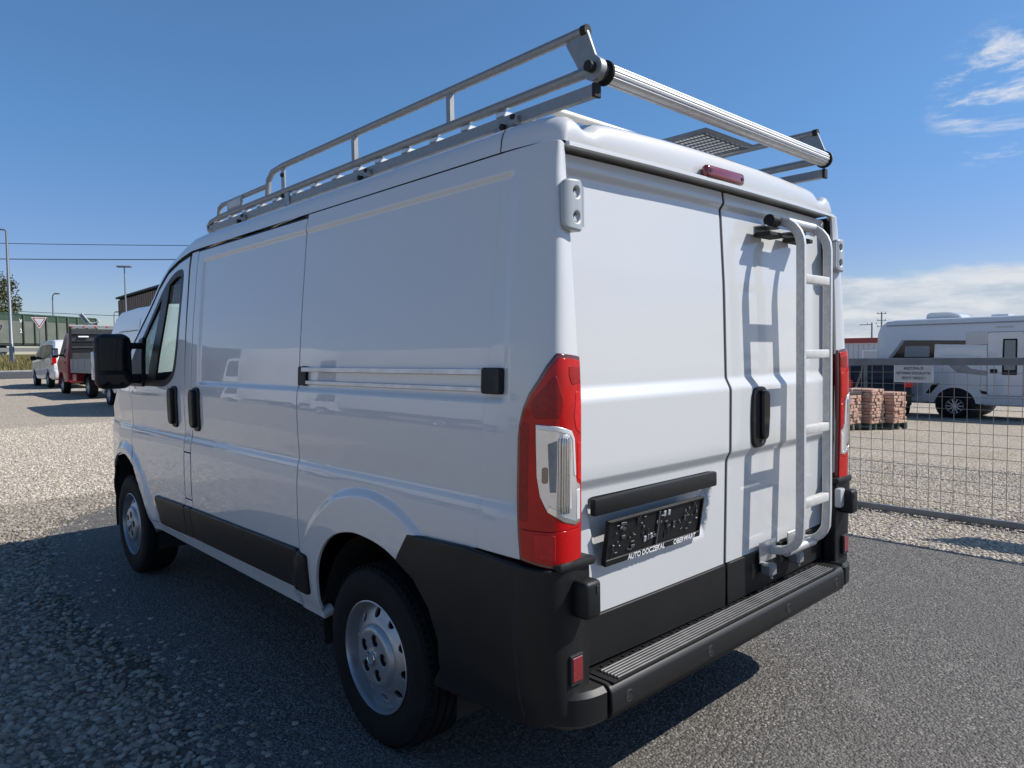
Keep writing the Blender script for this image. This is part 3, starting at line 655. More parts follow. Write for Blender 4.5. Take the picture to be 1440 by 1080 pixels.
    if sx > 0:
        mb = MB(); mb.box((.842, .085, .775), (.05, .03, .085), .008, seg=2); mb.build('stop_bracket', M['silver'], van)
    # reflector and the rounded end of the bumper
    mb = MB(); mb.box((sx*.905, .0885, .555), (.052, .012, .085), .002); mb.build('reflector_frame', M['dark'], van)
    mb = MB(); mb.box((sx*.905, .0830, .557), (.040, .006, .068), .0012); mb.build('rear_reflector', M['brake'], van)
    prof = [(.805, .30), (.805, .048), (.86, .052), (.905, .066), (.94, .092), (.962, .128), (.975, .175), (.982, .30)]
    mb = MB(); mb.prism([(sx*a, b) for a, b in prof], 'z', .385, .487, .014); mb.build('bumper_end', M['trim'], van)
    # outside mirror
    mr = MB(); mr.box((sx*1.155, 3.62, 1.425), (.205, .115, .335), .055, seg=6); mm = mr.build('door_mirror', M['black'], van)
    mb = MB(); mb.box((sx*1.155, 3.5605, 1.468), (.165, .006, .20), .002, seg=1); mb.build('mirror_glass', M['darkglass'], mm)
    mb = MB(); mb.box((sx*1.155, 3.5605, 1.315), (.165, .006, .065), .002); mb.build('mirror_glass', M['darkglass'], mm)
    mb = MB(); mb.box((sx*1.03, 3.66, 1.52), (.13, .045, .04), .012, seg=2); mb.build('mirror_arm', M['black'], mm); mb = MB(); mb.box((sx*1.03, 3.66, 1.315), (.13, .06, .06), .015, seg=2); mb.build('mirror_arm', M['black'], mm)
    mb = MB(); mb.box((sx*1.252, 3.645, 1.40), (.018, .07, .17), .008, seg=2); mb.build('mirror_cap', M['silver'], mm)
both(side_panels)

# ---- roof, windscreen, bonnet: one skin lofted across the car
_roofsec = [(0, 0), (.004, .030), (.010, .052), (.022, .070), (.038, .079), (.055, .080), (.070, .075), (.082, .064), (.100, .057), (.132, .056), (.148, .060), (.160, .072), (.178, .083), (.22, .091), (.30, .097), (.5, .106), (.7, .111), (.928, .113)]
_frontsec = [(0, 0), (.006, .015), (.016, .030), (.030, .040), (.048, .047), (.066, .052), (.080, .056), (.092, .059), (.108, .062), (.132, .066), (.148, .069), (.160, .071), (.178, .074), (.22, .081), (.30, .090), (.5, .104), (.7, .112), (.928, .115)]
def skin(name, rows, cols, m, parent, drop=0.):
    """rows: list of (y, z, half width, (ny, nz), blend to front section, height scale)"""
    vs = []; nc = 0
    for y, z, hw_, (ny, nz), bl, hs in rows:
        ring = []
        for i in cols:
            a, h = _roofsec[i]; a2, h2 = _frontsec[i]; hh = (h*(1-bl)+h2*bl)*hs-drop; aa = a/.928*hw_
            ring.append((-(hw_-aa), y+ny*hh, z+nz*hh))
        if cols[-1] == len(_roofsec)-1: ring = ring+[(-x, y_, z_) for x, y_, z_ in ring[-2::-1]]
        vs += ring; nc = len(ring)
    fs = [(j*nc+i, j*nc+i+1, (j+1)*nc+i+1, (j+1)*nc+i) for j in range(len(rows)-1) for i in range(nc-1)]
    me = bpy.data.meshes.new(name); me.from_pydata(vs, [], fs); me.shade_smooth(); me.set_sharp_from_angle(angle=R(50)); me.materials.append(m)
    o = link(bpy.data.objects.new(name, me), parent); return o
def front_row(y, ny, nz, bl=1., dz=0): z = float(_ya(y)); return (y, z+dz, float(half_width(y, z)), (ny, nz), bl, 1.)
rear_rows = []
for y, dx, hs in ((.143, .060, 0), (.137, .058, .2), (.137, .055, .45), (.141, .050, .70), (.150, .043, .86), (.165, .034, .95), (.19, .022, .985), (.23, .011, 1), (.28, .004, 1), (.34, 0, 1)): rear_rows.append((y, 2.030, .923-dx, (0, 1), 0, hs))
mid_rows = [(y, 2.030, .923, (0, 1), 0, 1) for y in np.arange(.6, 2.75, .35)]+[(2.75, 2.030, .923, (0, 1), .0, 1), (2.9, 2.03, .9195, (0, 1), .15, 1)]
cab_rows = [front_row(3.05, .05, 1, .5), front_row(3.15, .12, .99, .8), front_row(3.3, .28, .96), front_row(3.40, .38, .92)]
ws_rows = [front_row(y, .60, .80) for y in (3.40, 3.5, 3.6, 3.7, 3.8, 3.9, 4.05, 4.15, 4.24)]
ws_rows[0] = cab_rows[-1]
hood_rows = [ws_rows[-1], front_row(4.3, .35, .93), front_row(4.45, .25, .96), front_row(4.6, .25, .96), front_row(4.7, .3, .94), front_row(4.8, .5, .86), front_row(4.87, .7, .7)]
allc = list(range(len(_roofsec)))
roof = skin('roof', rear_rows+mid_rows+cab_rows, allc, M['white'], van)
pil = skin('windscreen_pillar', ws_rows, list(range(0, 9)), M['white'], van)
pil2 = bpy.data.objects.new('windscreen_pillar', pil.data.copy()); link(pil2, van)
for v in pil2.data.vertices: v.co.x = -v.co.x
pil2.data.flip_normals()
skin('windscreen', ws_rows, list(range(8, len(_roofsec))), M['glass'], van, .006)
skin('bonnet', hood_rows, allc, M['white'], van)
skin('front_panel', [hood_rows[-1], front_row(4.92, .95, .3), (4.955, .60, .62, (1, 0), 1, .6), (4.955, .42, .62, (1, 0), 1, .6), (4.92, .30, .62, (1, 0), 1, .6)], allc, M['trim'], van)
for sx in (-1, 1):
    mb = MB(); mb.box((sx*.74, 4.845, .90), (.26, .12, .20), .04, seg=2, rot=Matrix.Rotation(R(-28*sx), 3, 'Z')); mb.build('headlamp', M['clear'], van)
# roof joint across the rear of the gutter, drip rail and rain lip
mb = MB(); mb.tube([(-.866, .132, 2.020), (-.5, .122, 2.022), (0, .119, 2.023), (.5, .122, 2.022), (.866, .132, 2.020)], .009, 8, prof=[(-.009, -.006), (.010, -.006), (.011, .002), (.003, .007), (-.008, .006)]); mb.build('rain_lip', M['white'], van)
mb = MB(); mb.box((0, .168, 2.0245), (1.71, .075, .006), .001); mb.build('header_flange', M['white'], van)
for sx in (-1, 1):
    mb = MB(); mb.tube([(sx*.9235, .345, 2.028), (sx*.9195, .345, 2.061), (sx*.9133, .345, 2.083), (sx*.9012, .345, 2.1012), (sx*.885, .345, 2.1097)], .0018, 6); mb.build('roof_seam', M['dark'], van)
# ---- rear doors
_yd = table([(.3, .16), (.64, .158), (1.01, .151), (1.032, .150), (1.064, .133), (1.29, .131), (1.298, .132), (1.335, .151), (1.67, .158), (1.948, .1725), (1.951, .1725), (1.969, .157), (2.02, .163), (2.2, .17)], .003)
def plate_recess(x, z):
    t = np.clip((z-.778)/.19, 0, 1); l = -.722-.040*t; r = -.142+.042*t
    return sm(x, l-.010, l+.034)*(1-sm(x, r-.016, r+.004))*sm(z, .772, .84)*(1-sm(z, .992, 1.004))*.030
def rear_surf(off=0.):
    def f(x, z):
        x = np.asarray(x, float); z = np.asarray(z, float); y = _yd(z)+.010*(np.abs(x)/.83)**2.5+plate_recess(x, z)
        # the pressed band fades out before the door edges
        return x, y-off, z
    return f
RS = rear_surf()
RL = [1.005, 1.015, 1.025, 1.033, 1.041, 1.05, 1.058, 1.066, 1.283, 1.290, 1.297, 1.304, 1.312, 1.32, 1.328, 1.335, 1.343, 1.939, 1.943, 1.946, 1.949, 1.952, 1.956, 1.961, 1.966, 1.969, 1.972, 1.976]
doors = []
for sx in (-1, 1):
    out = [(sx*.009, .645), (sx*.853, .645), (sx*.854, 1.43), (sx*.866, 1.9), (sx*.862, 2.006), (sx*.009, 2.010)]
    d = panel('rear_door', round_poly(out, [.002, .004, .0, .02, .012, .002]), RS, M['white'], van, 1, .04, .04, .0015, rim=.03, lines=RL, fine=(-.80, -.08, .755, 1.01, .012) if sx < 0 else None)
    doors.append(d)
    panel('lower_trim', [(sx*.009, .492), (sx*.83, .498), (sx*.83, .641), (sx*.009, .641)], rear_surf(.008), M['trim'], d, 1, .05, .04, .001, rim=.03, r=.004)
    # top hinge: a cast bracket lapping over the pillar
    hx = sx*.876
    hp = lambda x, z: (np.asarray(x, float), .094+0*np.asarray(x, float)+.012*np.clip(np.abs(np.asarray(x, float)-hx)/.04, 0, 1)**3, np.asarray(z, float))
    cups = [circ(.0215, 18, (hx-sx*.006, 1.845+dz)) for dz in (-.034, .034)]
    hg = panel('hinge', round_poly([(hx-.038, 1.784), (hx+.038, 1.780), (hx+.038, 1.910), (hx-.038, 1.906)], .016, 4), hp, M['hinge'], d, 1, .012, .012, 0, rim=.05, r=.008, holes=cups)
    for dz in (-.034, .034):
        mb = MB(); mb.lathe([(0, .0235), (.012, .019), (.018, 0)], 'y', (hx-sx*.006, .099, 1.845+dz), 20); mb.build('hinge_cup', M['zinc'], hg)
        mb = MB(); mb.cyl((hx-sx*.010, .117, 1.843+dz), (hx-sx*.010, .104, 1.843+dz), .009, 8); mb.build('hinge_bolt', M['silver'], hg)
    mb = MB(); mb.cyl((sx*.838, .108, 1.79), (sx*.838, .108, 1.90), .009, 10); mb.build('hinge_pin', M['silver'], hg)
panel('door_seal', [(-.016, .49), (.016, .49), (.016, 2.008), (-.016, 2.008)], rear_surf(-.004), M['dark'], doors[0], 1, .03, .05, 0, rim=0, lines=RL)  # seal strip whose dark also stands for shade in the centre gap
panel('rear_shell', [(-.89, .45), (.89, .45), (.885, 2.012), (-.885, 2.012)], rear_surf(-.045), M['dark'], van, 1, .1, .1, 0, rim=0)
# rear handle on the right door, plate bar and plate carrier on the left door
hd = panel('door_handle', round_poly([(.158, 1.085), (.152, 1.18), (.160, 1.288), (.256, 1.288), (.262, 1.18), (.250, 1.070), (.176, 1.066)], [.03, .06, .035, .035, .06, .03, .03], 5), rear_surf(.010), M['gloss_black'], doors[1], 1, .012, .012, 0, rim=.02, r=.008)
panel('handle_recess', round_poly([(.172, 1.10), (.170, 1.26), (.200, 1.268), (.200, 1.095)], .014, 4), rear_surf(.0112), M['dark'], hd, 1, .02, .02, 0, rim=.001)
panel('grip', round_poly([(.206, 1.098), (.204, 1.275), (.246, 1.270), (.248, 1.18), (.240, 1.098)], .016, 4), rear_surf(.026), M['gloss_black'], hd, 1, .012, .012, 0, rim=.018, r=.008)
mb = MB(); mb.cyl((.212, .126, 1.083), (.212, .117, 1.083), .006, 14); mb.build('lock_barrel', M['zinc'], hd)
mb = MB(); mb.box((-.430, .142, .978), (.672, .022, .052), .006, seg=2); mb.build('plate_bar', M['trim'], doors[0])
tilt = Matrix.Rotation(R(9), 3, 'X'); PC = Vector((-.458, .140, .862)); PW, PH = .515, .142
mb = MB(); mb.box(PC, (PW, .012, PH), .003, rot=tilt); pl = mb.build('plate_holder', M['black'], doors[0])
def onplate(u, v, d=0.): return PC+tilt@Vector((u, -.006-d, v))
mb = MB(); mb.box(onplate(0, -PH/2+.010, .004), (PW, .008, .021), .002, rot=tilt); mb.box(onplate(0, PH/2-.003, .003), (PW, .007, .006), .001, rot=tilt)
mb.box(onplate(-PW/2+.004, 0, .003), (.008, .007, PH), .001, rot=tilt); mb.box(onplate(PW/2-.004, 0, .003), (.008, .007, PH), .001, rot=tilt); mb.build('plate_frame', M['black'], pl)
mb = MB()
rr = random.Random(4)
for k in range(46):                      # moulded ribs, clips and slots of the empty carrier
    u = -PW/2+.02+rr.random()*(PW-.04); v = -PH/2+.030+rr.random()*(PH-.045); w, h = rr.choice([(.004, .018), (.014, .004), (.006, .006), (.018, .010), (.003, .026), (.009, .009)])
    mb.box(onplate(u, v, .0015+rr.random()*.0035), (w, .004, h), .001, rot=tilt@Matrix.Rotation(R(rr.choice([0, 0, 0, 90, 25, -25])), 3, 'Y'))
mb.box(onplate(0, .005, .003), (.008, .007, PH-.03), .001, rot=tilt); tag(mb.build('plate_clips', mat('plate_grey', (.06, .062, .068), .35), pl), kind='stuff')
mb = MB()
for k, (u, v, w, h) in enumerate([(-.042, -.020, .014, .020), (-.024, -.018, .006, .020), (-.010, -.016, .014, .020), (.032, .048, .014, .020), (.056, .048, .014, .020)]): mb.box(onplate(u-.02 if k < 3 else u, v, .002), (w, .005, h), .002, rot=tilt)
for k in range(14):
    u = -PW/2+.03+rr.random()*(PW-.06); v = -PH/2+.032+rr.random()*(PH-.05); mb.box(onplate(u, v, .003), (rr.choice([.003, .005, .010]), .003, rr.choice([.003, .004, .010])), .0008, rot=tilt)
tag(mb.build('plate_tabs', mat('plate_light', (.34, .34, .35), .4), pl), kind='stuff')
trot = (R(90+9), 0, 0)
text('plate_lettering', 'AUTO DOCZEKAL', .0245, M['text'], pl, onplate(-.150, -PH/2+.0015, .0085), trot, width=.196)
text('plate_lettering', 'OBERWART', .0245, M['text'], pl, onplate(.095, -PH/2+.0015, .0085), trot, width=.130)
# high brake light
mb = MB(); mb.box((-.065, .120, 2.052), (.252, .03, .046), .014, seg=3, rot=Matrix.Rotation(R(-1), 3, 'Y')); bl = mb.build('brake_light', M['brake'], van)
for q in (-.105, .105):
    mb = MB(); mb.cyl((-.065+q, .1055, 2.052), (-.065+q, .103, 2.052), .007, 12); mb.build('screw', M['dark'], bl)
# ---- step bumper
prof = [(.30, .37), (.072, .375), (.052, .386), (.046, .41), (.048, .462), (.060, .478), (.075, .482), (.30, .482)]
mb = MB(); mb.prism(prof, 'x', -.80, .80, .003); sb = mb.build('step_bumper', M['trim'], van)
mb = MB(); mb.box((-.02, .150, .4835), (1.52, .19, .004)); mb.build('step_plate', M['black'], sb)
for k in range(6):
    mb = MB(); mb.box((-.02,   .064+k*.0125, .4885), (1.47, .0068, .008), .002); o = mb.build('tread_rib', mat('worn_rib', (.085, .085, .086), .42, spec=.35, var=.5, vscale=14) if k == 0 else rib_m, sb); rib_m = o.data.materials[0]
mb = MB()
for k in range(58):                     # grit studs along the inner edge of the step
    mb.cyl((-.75+k*.0262, .139+.009*(k % 2), .485), (-.75+k*.0262, .139+.009*(k % 2), .490), .005, 6)
tag(mb.build('grip_studs', M['black'], sb), kind='stuff')
for x in (-.72, -.28, .28, .72):
    mb = MB(); mb.lathe([(.0, .0), (0, .013), (.0015, .0165), (-.001, .019), (-.006, .022)], 'y', (x, .0465, .430), 24, sgn=-1); s0 = mb.build('parking_sensor', M['dark'], sb)
mb = MB(); mb.box((0, .27, .40), (1.5, .05, .06), .01); mb.build('bumper_beam', M['dark'], van)
# ---- ladder on the right door
rail_prof = [(-.0115, -.012), (-.008, -.0165), (.008, -.0165), (.0115, -.012), (.0115, .012), (.008, .0165), (-.008, .0165), (-.0115, .012)]
LX = (.316, .550)
def ladder_path(x):
    yl = .016; p = [(x-.0, .145, 1.925)]
    p += [(x, .095, 1.932)]
    p += [(x, yl+.105*(1-math.sin(t)), 1.83+.105*math.cos(t)) for t in [math.pi/2*k/6 for k in range(1, 7)]]
    p += [(x, yl, 1.5), (x, yl, 1.1), (x, yl, .80)]
    p += [(x, yl+.10*(1-math.cos(t)), .74-.10*math.sin(t)) for t in [math.pi/2*k/6 for k in range(1, 7)]]
    p += [(x, .15, .638)]
    return p
lad = None
for x in LX:
    mb = MB(); mb.tube(ladder_path(x), 0, prof=[(b, a) for a, b in rail_prof], up=(1, 0, 0))
    if lad is None: lad = mb.build('ladder', M['ladder'], van)
    else: mb.build('ladder_rail', M['ladder'], lad)
def rung(z, y=.016):
    mb = MB(); mb.box(((LX[0]+LX[1])/2, y, z), (LX[1]-LX[0]-.026,   .030, .034), .005, seg=2); return mb.build('rung', M['alu2'], lad)
for z in (1.705, 1.416, 1.122, .836): rung(z)
mb = MB(); mb.cyl((LX[0], .075, 1.925), (LX[1], .075, 1.925), .019, 14); mb.build('rung', M['alu'], lad)
mb = MB(); mb.cyl((LX[0], .075, .640), (LX[1], .075, .640), .019, 14); mb.build('rung', M['alu'], lad)
for x in LX:
    mb = MB(); mb.box((x-.055, .128, 1.905), (.115, .05, .006), .002); mb.box((x-.055, .150, 1.893), (.115, .006, .03), .002); mb.build('ladder_bracket', M['zinc'], lad)
    mb = MB(); mb.box((x-.045, .120, 1.876), (.13, .07, .016), .003); mb.build('bracket_foot', M['dark'], lad)
    mb = MB(); mb.cyl((x-.075, .108, 1.930), (x-.020, .108, 1.930), .023, 14); mb.build('ladder_cap', M['black'], lad)
    mb = MB(); mb.box((x-.03, .138, .640), (.13, .006, .082), .002); mb.build('ladder_bracket', M['alu'], lad)
    mb = MB(); mb.box((x-.055, .12, .575), (.05, .05, .05), .008); mb.cyl((x-.055, .11, .54), (x-.055, .11, .60), .008, 8); mb.build('bracket_foot', M['zincdark'], lad)

# ---- wheels
def wheel_surf(cx_, cy_, cz_, sx, prof):
    def f(a, b):
        r = np.hypot(a, b); return cx_+sx*prof(r), cy_+np.asarray(a, float), cz_+np.asarray(b, float)
    return f
def steel_wheel(parent, sx, y, zc=.331, R0=.333, xo=1.0, W=.215):
    xc = xo-W/2
    mb = MB()
    tp = [(W/2-.014, .200), (W/2-.004, .218), (W/2+.002, .262), (W/2, .292), (W/2-.008, .312), (W/2-.026, R0-.008), (W/2-.046, R0)]
    tread = []
    for g in (.055, .018, -.018, -.055): tread += [(g+.005, R0), (g+.004, R0-.008), (g-.004, R0-.008), (g-.005, R0)]
    full = tp+tread+[(-a, b) for a, b in tp[::-1]]
    mb.lathe(full, 'x', (sx*xc, y, zc), 72, sgn=sx); t = mb.build('wheel', M['rubber'], parent, ang=30)
    mb = MB()
    for k in range(72):
        a = 2*math.pi*k/72; mb.box((sx*(xc+W/2-.030), y+math.cos(a)*(R0-.0075), zc+math.sin(a)*(R0-.0075)), (.03, .014, .008), .002, rot=Matrix.Rotation(a-math.pi/2, 3, 'X'))
    tag(mb.build('tread_blocks', M['rubber'], t), kind='stuff')
    mb = MB(); mb.lathe([(W/2-.012, .204), (W/2-.004, .206), (W/2-.002, .202), (W/2-.010, .198), (W/2-.022, .196), (W/2-.060, .194), (W/2-.075, .190), (W/2-.16, .186)], 'x', (sx*xc, y, zc), 64, sgn=sx)
    rim = mb.build('rim', M['rim'], t, ang=50)
    holes = [circ(.0195, 18, (.157*math.cos(2*math.pi*k/10+.2), .157*math.sin(2*math.pi*k/10+.2))) for k in range(10)]
    f = FL(sx)
    S = wheel_surf(sx*(xc+W/2), y, zc, sx, table([(0, -.014), (.108, -.014), (.126, -.018), (.142, -.027), (.172, -.040), (.188, -.050), (.21, -.054)], .006))
    panel('rim_disc', circ(.194, 72), S, M['rim'], t, f, .011, .011, 0, holes=holes+[circ(.09, 32)], rim=.01, r=.003)
    mb = MB(); mb.cyl((sx*(xc+W/2-.13), y, zc), (sx*(xc+W/2-.125), y, zc), .178, 40); mb.build('brake_drum', M['dark'], t)
    S2 = wheel_surf(sx*(xc+W/2), y, zc, sx, table([(0, .010), (.026, .010), (.030, .004), (.098, .002), (.107, -.002), (.115, -.012), (.13, -.03)], .0025))
    h5 = [circ(.0245, 20, (.066*math.cos(t0), .066*math.sin(t0))) for t0 in [2*math.pi*k/5+.5 for k in range(5)]]
    cap = panel('hub_cap', circ(.117, 64), S2, M['rim'], t, f, .009, .009, 0, holes=h5, rim=.007, r=.002)
    mb = MB(); mb.cyl((sx*(xc+W/2-.016), y, zc), (sx*(xc+W/2-.012), y, zc), .106, 40); mb.build('cap_hole_shade', M['dark'], t)  # dark disc added so the cap holes look shaded inside
    for k in range(5):
        t0 = 2*math.pi*k/5+.5; mb = MB(); mb.cyl((sx*(xc+W/2-.018), y+.066*math.cos(t0), zc+.066*math.sin(t0)), (sx*(xc+W/2-.010), y+.066*math.cos(t0), zc+.066*math.sin(t0)), .011, 6); mb.build('wheel_nut', M['zinc'], t)
    mb = MB(); mb.lathe([(.0118, .026), (.0145, .024), (.0145, .021), (.0118, .020)], 'x', (sx*(xc+W/2), y, zc), 32, sgn=sx); mb.build('cap_ring', M['chrome'], t)
    return t
for sx in (-1, 1):
    steel_wheel(van, sx, 1.015, xo=.985); steel_wheel(van, sx, 4.015, xo=.985)
    for yc, rad in ((1.0, .44), (4.015, .48)):
        mb = MB(); pts = arc((yc, .34), rad, -12, 192, 20); n = len(pts)
        vs = [[mb.bm.verts.new((sx*x, a, b)) for a, b in pts] for x in (.955, .60)]
        for i in range(n-1): mb.bm.faces.new((vs[0][i], vs[0][i+1], vs[1][i+1], vs[1][i]))
        mb.bm.faces.new([v for v in vs[1]]); mb.build('wheel_liner', M['dark'], van)
mb = MB(); mb.box((0, 2.6, .36), (1.72, 4.3, .16), .02); mb.box((0, .95, .33), (.12, .10, .10), .01); mb.cyl((-.85, 1.015, .335), (.85, 1.015, .335), .045, 12); mb.build('underbody', M['dark'], van)
mb = MB(); mb.tube([(.25, 2.6, .27), (.3, 1.5, .26), (.42, .7, .28), (.42, .2, .29)], .03, 10); mb.build('exhaust', M['zincdark'], van)
# cab interior: bulkhead, floor, dash, seats, wheel
mb = MB(); mb.box((0, 2.97, 1.2), (1.80, .03, 1.5), .01); mb.build('bulkhead', M['interior'], van)
mb = MB(); mb.box((0, 3.7, .55), (1.8, 1.5, .1), .01); mb.build('cab_floor', M['dark'], van)
mb = MB(); mb.box((0, 4.08, 1.08), (1.76, .42, .36), .09, seg=3); mb.build('dashboard', M['interior'], van)
for x in (-.52, .30, .66):
    mb = MB(); mb.box((x, 3.35, .88), (.42, .48, .14), .05, seg=2); mb.box((x, 3.10, 1.14), (.42, .12, .50), .05, seg=2, rot=Matrix.Rotation(R(8), 3, 'X')); mb.build('seat', M['interior'], van)
mb = MB(); mb.tube([(-.5+.19*math.cos(t), 3.82-.08*math.sin(t), 1.20+.17*math.sin(t)) for t in [2*math.pi*k/24 for k in range(25)]], .016, 8); mb.cyl((-.5, 3.84, 1.19), (-.5, 4.0, 1.1), .03, 10); mb.build('steering_wheel', M['dark'], van)
mb = MB(); mb.box((0, 3.50, 1.74), (.22, .03, .07), .01, seg=2); mb.build('rear_view_mirror', M['dark'], van)

# ---- roof rack
RX = .755
mb = MB()
mb.box((-RX, 1.58, 2.187), (.026, 2.92, .036), .003)
rack = mb.build('roof_rack', M['zincdark'], van)
mb = MB(); mb.box((RX, 1.58, 2.187), (.026, 2.92, .036), .003); mb.build('base_rail', M['zincdark'], rack)
for sx in (-1, 1):
    X = sx*RX
    mb = MB(); mb.tube([(X, .135, 2.248), (X, 2.9, 2.236), (X, 3.03, 2.225), (X, 3.07, 2.205), (X, 3.055, 2.180), (X, 3.0, 2.176)], .0165, 10); mb.build('side_rail', M['zincdark'], rack)
    mb = MB(); mb.tube([(X, .168, 2.368), (X, 2.10, 2.366), (X, 2.21, 2.358), (X, 2.262, 2.325), (X, 2.272, 2.27), (X, 2.274, 2.238)], .0145, 10); mb.build('upper_rail', M['zincdark'], rack)
    mb = MB(); mb.tube([(X, 2.274, 2.300), (X, 2.86, 2.298), (X, 2.905, 2.285), (X, 2.915, 2.25), (X, 2.915, 2.232)], .0125, 10); mb.build('upper_rail', M['zincdark'], rack)
    for y in (.79, 1.435):
        mb = MB(); mb.box((X, y, 2.305), (.022, .022, .120), .002); mb.build('rail_post', M['zincdark'], rack)
    mb = MB(); mb.box((X, 2.098, 2.275), (.010, .034, .21), .002); po = mb.build('rail_post', M['zinc'], rack)
    for z in (2.22, 2.32):
        mb = MB(); mb.cyl((X-sx*-.004, 2.098, z), (X+sx*.013, 2.098, z), .010, 8); mb.build('bolt', M['dark'], rack)
    pts = [(.150, 2.372), (.232, 2.350), (.182, 2.262), (.112, 2.225), (.098, 2.240), (.095, 2.268), (.118, 2.288)]
    mb = MB(); mb.prism(pts, 'x', X-.006, X+.006, .002); mb.cyl((X-.012, .122, 2.248), (X+.012, .122, 2.248), .034, 20); mb.build('end_plate', M['zincdark'], rack)
    mb = MB(); mb.cyl((X+sx*.011, .122, 2.250), (X+sx*.034, .122, 2.250), .016, 8); mb.cyl((X, .168, 2.3685), (X+.001, .148, 2.3685), .016, 12); mb.box((X, .118, 2.187), (.030, .012, .040), .002); mb.build('end_bolt', M['dark'], rack)
    for y in (.477, 1.345, 2.568):
        mb = MB(); mb.box((X+sx*.012, y, 2.158), (.012, .11, .060), .003); mb.box((X-sx*.03, y, 2.110), (.10, .10, .012), .002); mb.box((X+sx*.020, y-.04, 2.175), (.02, .03, .03), .004); mb.box((X+sx*.02, y+.035, 2.155), (.022, .04, .022), .004)
        br = mb.build('rack_foot', M['zincdark'], rack)
        mb = MB(); mb.cyl((X+sx*.02, y+.01, 2.165), (X+sx*.036, y+.01, 2.165), .010, 6); mb.cyl((X+sx*.02, y-.04, 2.185), (X+sx*.036, y-.04, 2.185), .009, 6); mb.build('bolt', M['dark'], rack)
    mb = MB(); mb.box((X+sx*.016, 2.03, 2.188), (.008, .045, .07), .002); mb.build('rail_clip', M['zinc'], rack)
    mb = MB(); mb.box((X+sx*.014, 2.655, 2.272), (.006, .20, .058), .002); mp = mb.build('marker_plate', M['zinc'], rack)
    mb = MB(); mb.box((X+sx*.018, 2.655, 2.272), (.002, .165, .036), .0005); mb.build('plate_face', M['sticker'], rack)
for y in (.521, .705, .886, 1.067, 1.253, 1.421, 1.600, 1.794, 1.977, 2.192, 2.375, 2.56, 2.75, 2.95):
    mb = MB(); mb.box((0, y, 2.2165), (2*RX+.02, .042, .020), .004); mb.build('crossbar', M['alu'], rack)
# rear loading roller with ribs along its length
n = 54; prof = []
for k in range(n):
    a = 2*math.pi*k/n; r = .0295 if k % 4 in (0, 1, 2) else .0270
    prof.append((r*math.cos(a), r*math.sin(a)))
mb = MB(); mb.tube([(-RX+.028, .110, 2.240), (RX-.028, .110, 2.240)], 0, prof=prof); rl = mb.build('loading_roller', M['alu'], rack, ang=15)
for sx in (-1, 1):
    mb = MB(); mb.lathe([(0, 0), (0, .030), (.004, .0355), (.012, .0355), (.016, .030), (.020, .024)], 'x', (sx*(RX-.036), .110, 2.240), 28, sgn=sx); mb.build('roller_cap', M['rubber'], rack)
mb = MB(); mb.cyl((-RX, .325, 2.190), (RX, .325, 2.190), .0135, 12); mb.build('cross_tube', M['alu2'], rack)
# expanded-metal walkway near the rear right
mb = MB(); 
for x in (-.145, .17): mb.box((x, .235, 2.200), (.016, .20, .014), .002)
for y in (.142, .325): mb.box((.0125, y, 2.200), (.30, .016, .014), .002)
wk = mb.build('walkway', M['zincdark'], rack)
mb = MB()
for k in range(11): mb.box((.0125, .158+k*.015, 2.202), (.30, .0045, .006))
for k in range(9): mb.box((-.125+k*.034, .235, 2.197), (.004, .18, .004))
tag(mb.build('walkway_mesh', M['zinc'], rack), kind='stuff')

# ------------------------------------------------------------------ other vehicles
def vehicle_body(name, outline, hw, m, parent, r=.05, step=.18, nx=6, crown=.03):
    """closed side outline (y,z) swept across the car: two flanks, rounded edges and the skin between them"""
    p = np.asarray(outline, float); p = p if area(p) > 0 else p[::-1]; p = resample(p, step); n = len(p); nv = vnormals(p)
    p_in = p-nv*r; vs = []; fs = []
    def half(y, z): return np.asarray(hw(np.asarray(y, float), np.asarray(z, float)), float)
    vo, _, fo, *_ = delaunay_2d_cdt([Vector((float(a), float(b))) for a, b in p_in], [(i, (i+1) % n) for i in range(n)], [], 1, 1e-6)
    v2 = np.array([(v.x, v.y) for v in vo]); rings = {}
    for sx in (-1, 1):
        b = len(vs); h = half(v2[:, 0], v2[:, 1]); vs += [(sx*h[i], v2[i, 0], v2[i, 1]) for i in range(len(v2))]
        for f in fo:
            f = list(f); cr = np.cross(v2[f[1]]-v2[f[0]], v2[f[2]]-v2[f[0]]); f = f if (cr > 0) == (sx > 0) else f[::-1]; fs.append([b+k for k in f])
        rr_ = []
        for k in range(0, 4):
            a = math.pi/2*k/3; q = p_in+nv*r*math.sin(a); h = half(p_in[:, 0], p_in[:, 1])-r*(1-math.cos(a)); b2 = len(vs); vs += [(sx*h[i], q[i, 0], q[i, 1]) for i in range(n)]; rr_.append(b2)
        rings[sx] = rr_
    strips = rings[-1][:]
    hl = half(p_in[:, 0], p_in[:, 1])-r
    for k in range(1, nx):
        t = -1+2*k/nx; b2 = len(vs); vs += [(t*hl[i], p[i, 0], p[i, 1]+crown*(1-t*t)*max(0, nv[i, 1])) for i in range(n)]; strips.append(b2)
    strips += rings[1][::-1]
    for a, b in zip(strips[:-1], strips[1:]):
        for i in range(n): j = (i+1) % n; fs.append((a+i, a+j, b+j, b+i))
    me = bpy.data.meshes.new(name); me.from_pydata([tuple(map(float, v)) for v in vs], [], fs); bm = bmesh.new(); bm.from_mesh(me); bmesh.ops.remove_doubles(bm, verts=bm.verts, dist=1e-4); bmesh.ops.recalc_face_normals(bm, faces=bm.faces); bm.to_mesh(me); bm.free()
    me.shade_smooth(); me.set_sharp_from_angle(angle=R(28)); me.materials.append(m)
    return link(bpy.data.objects.new(name, me), parent)
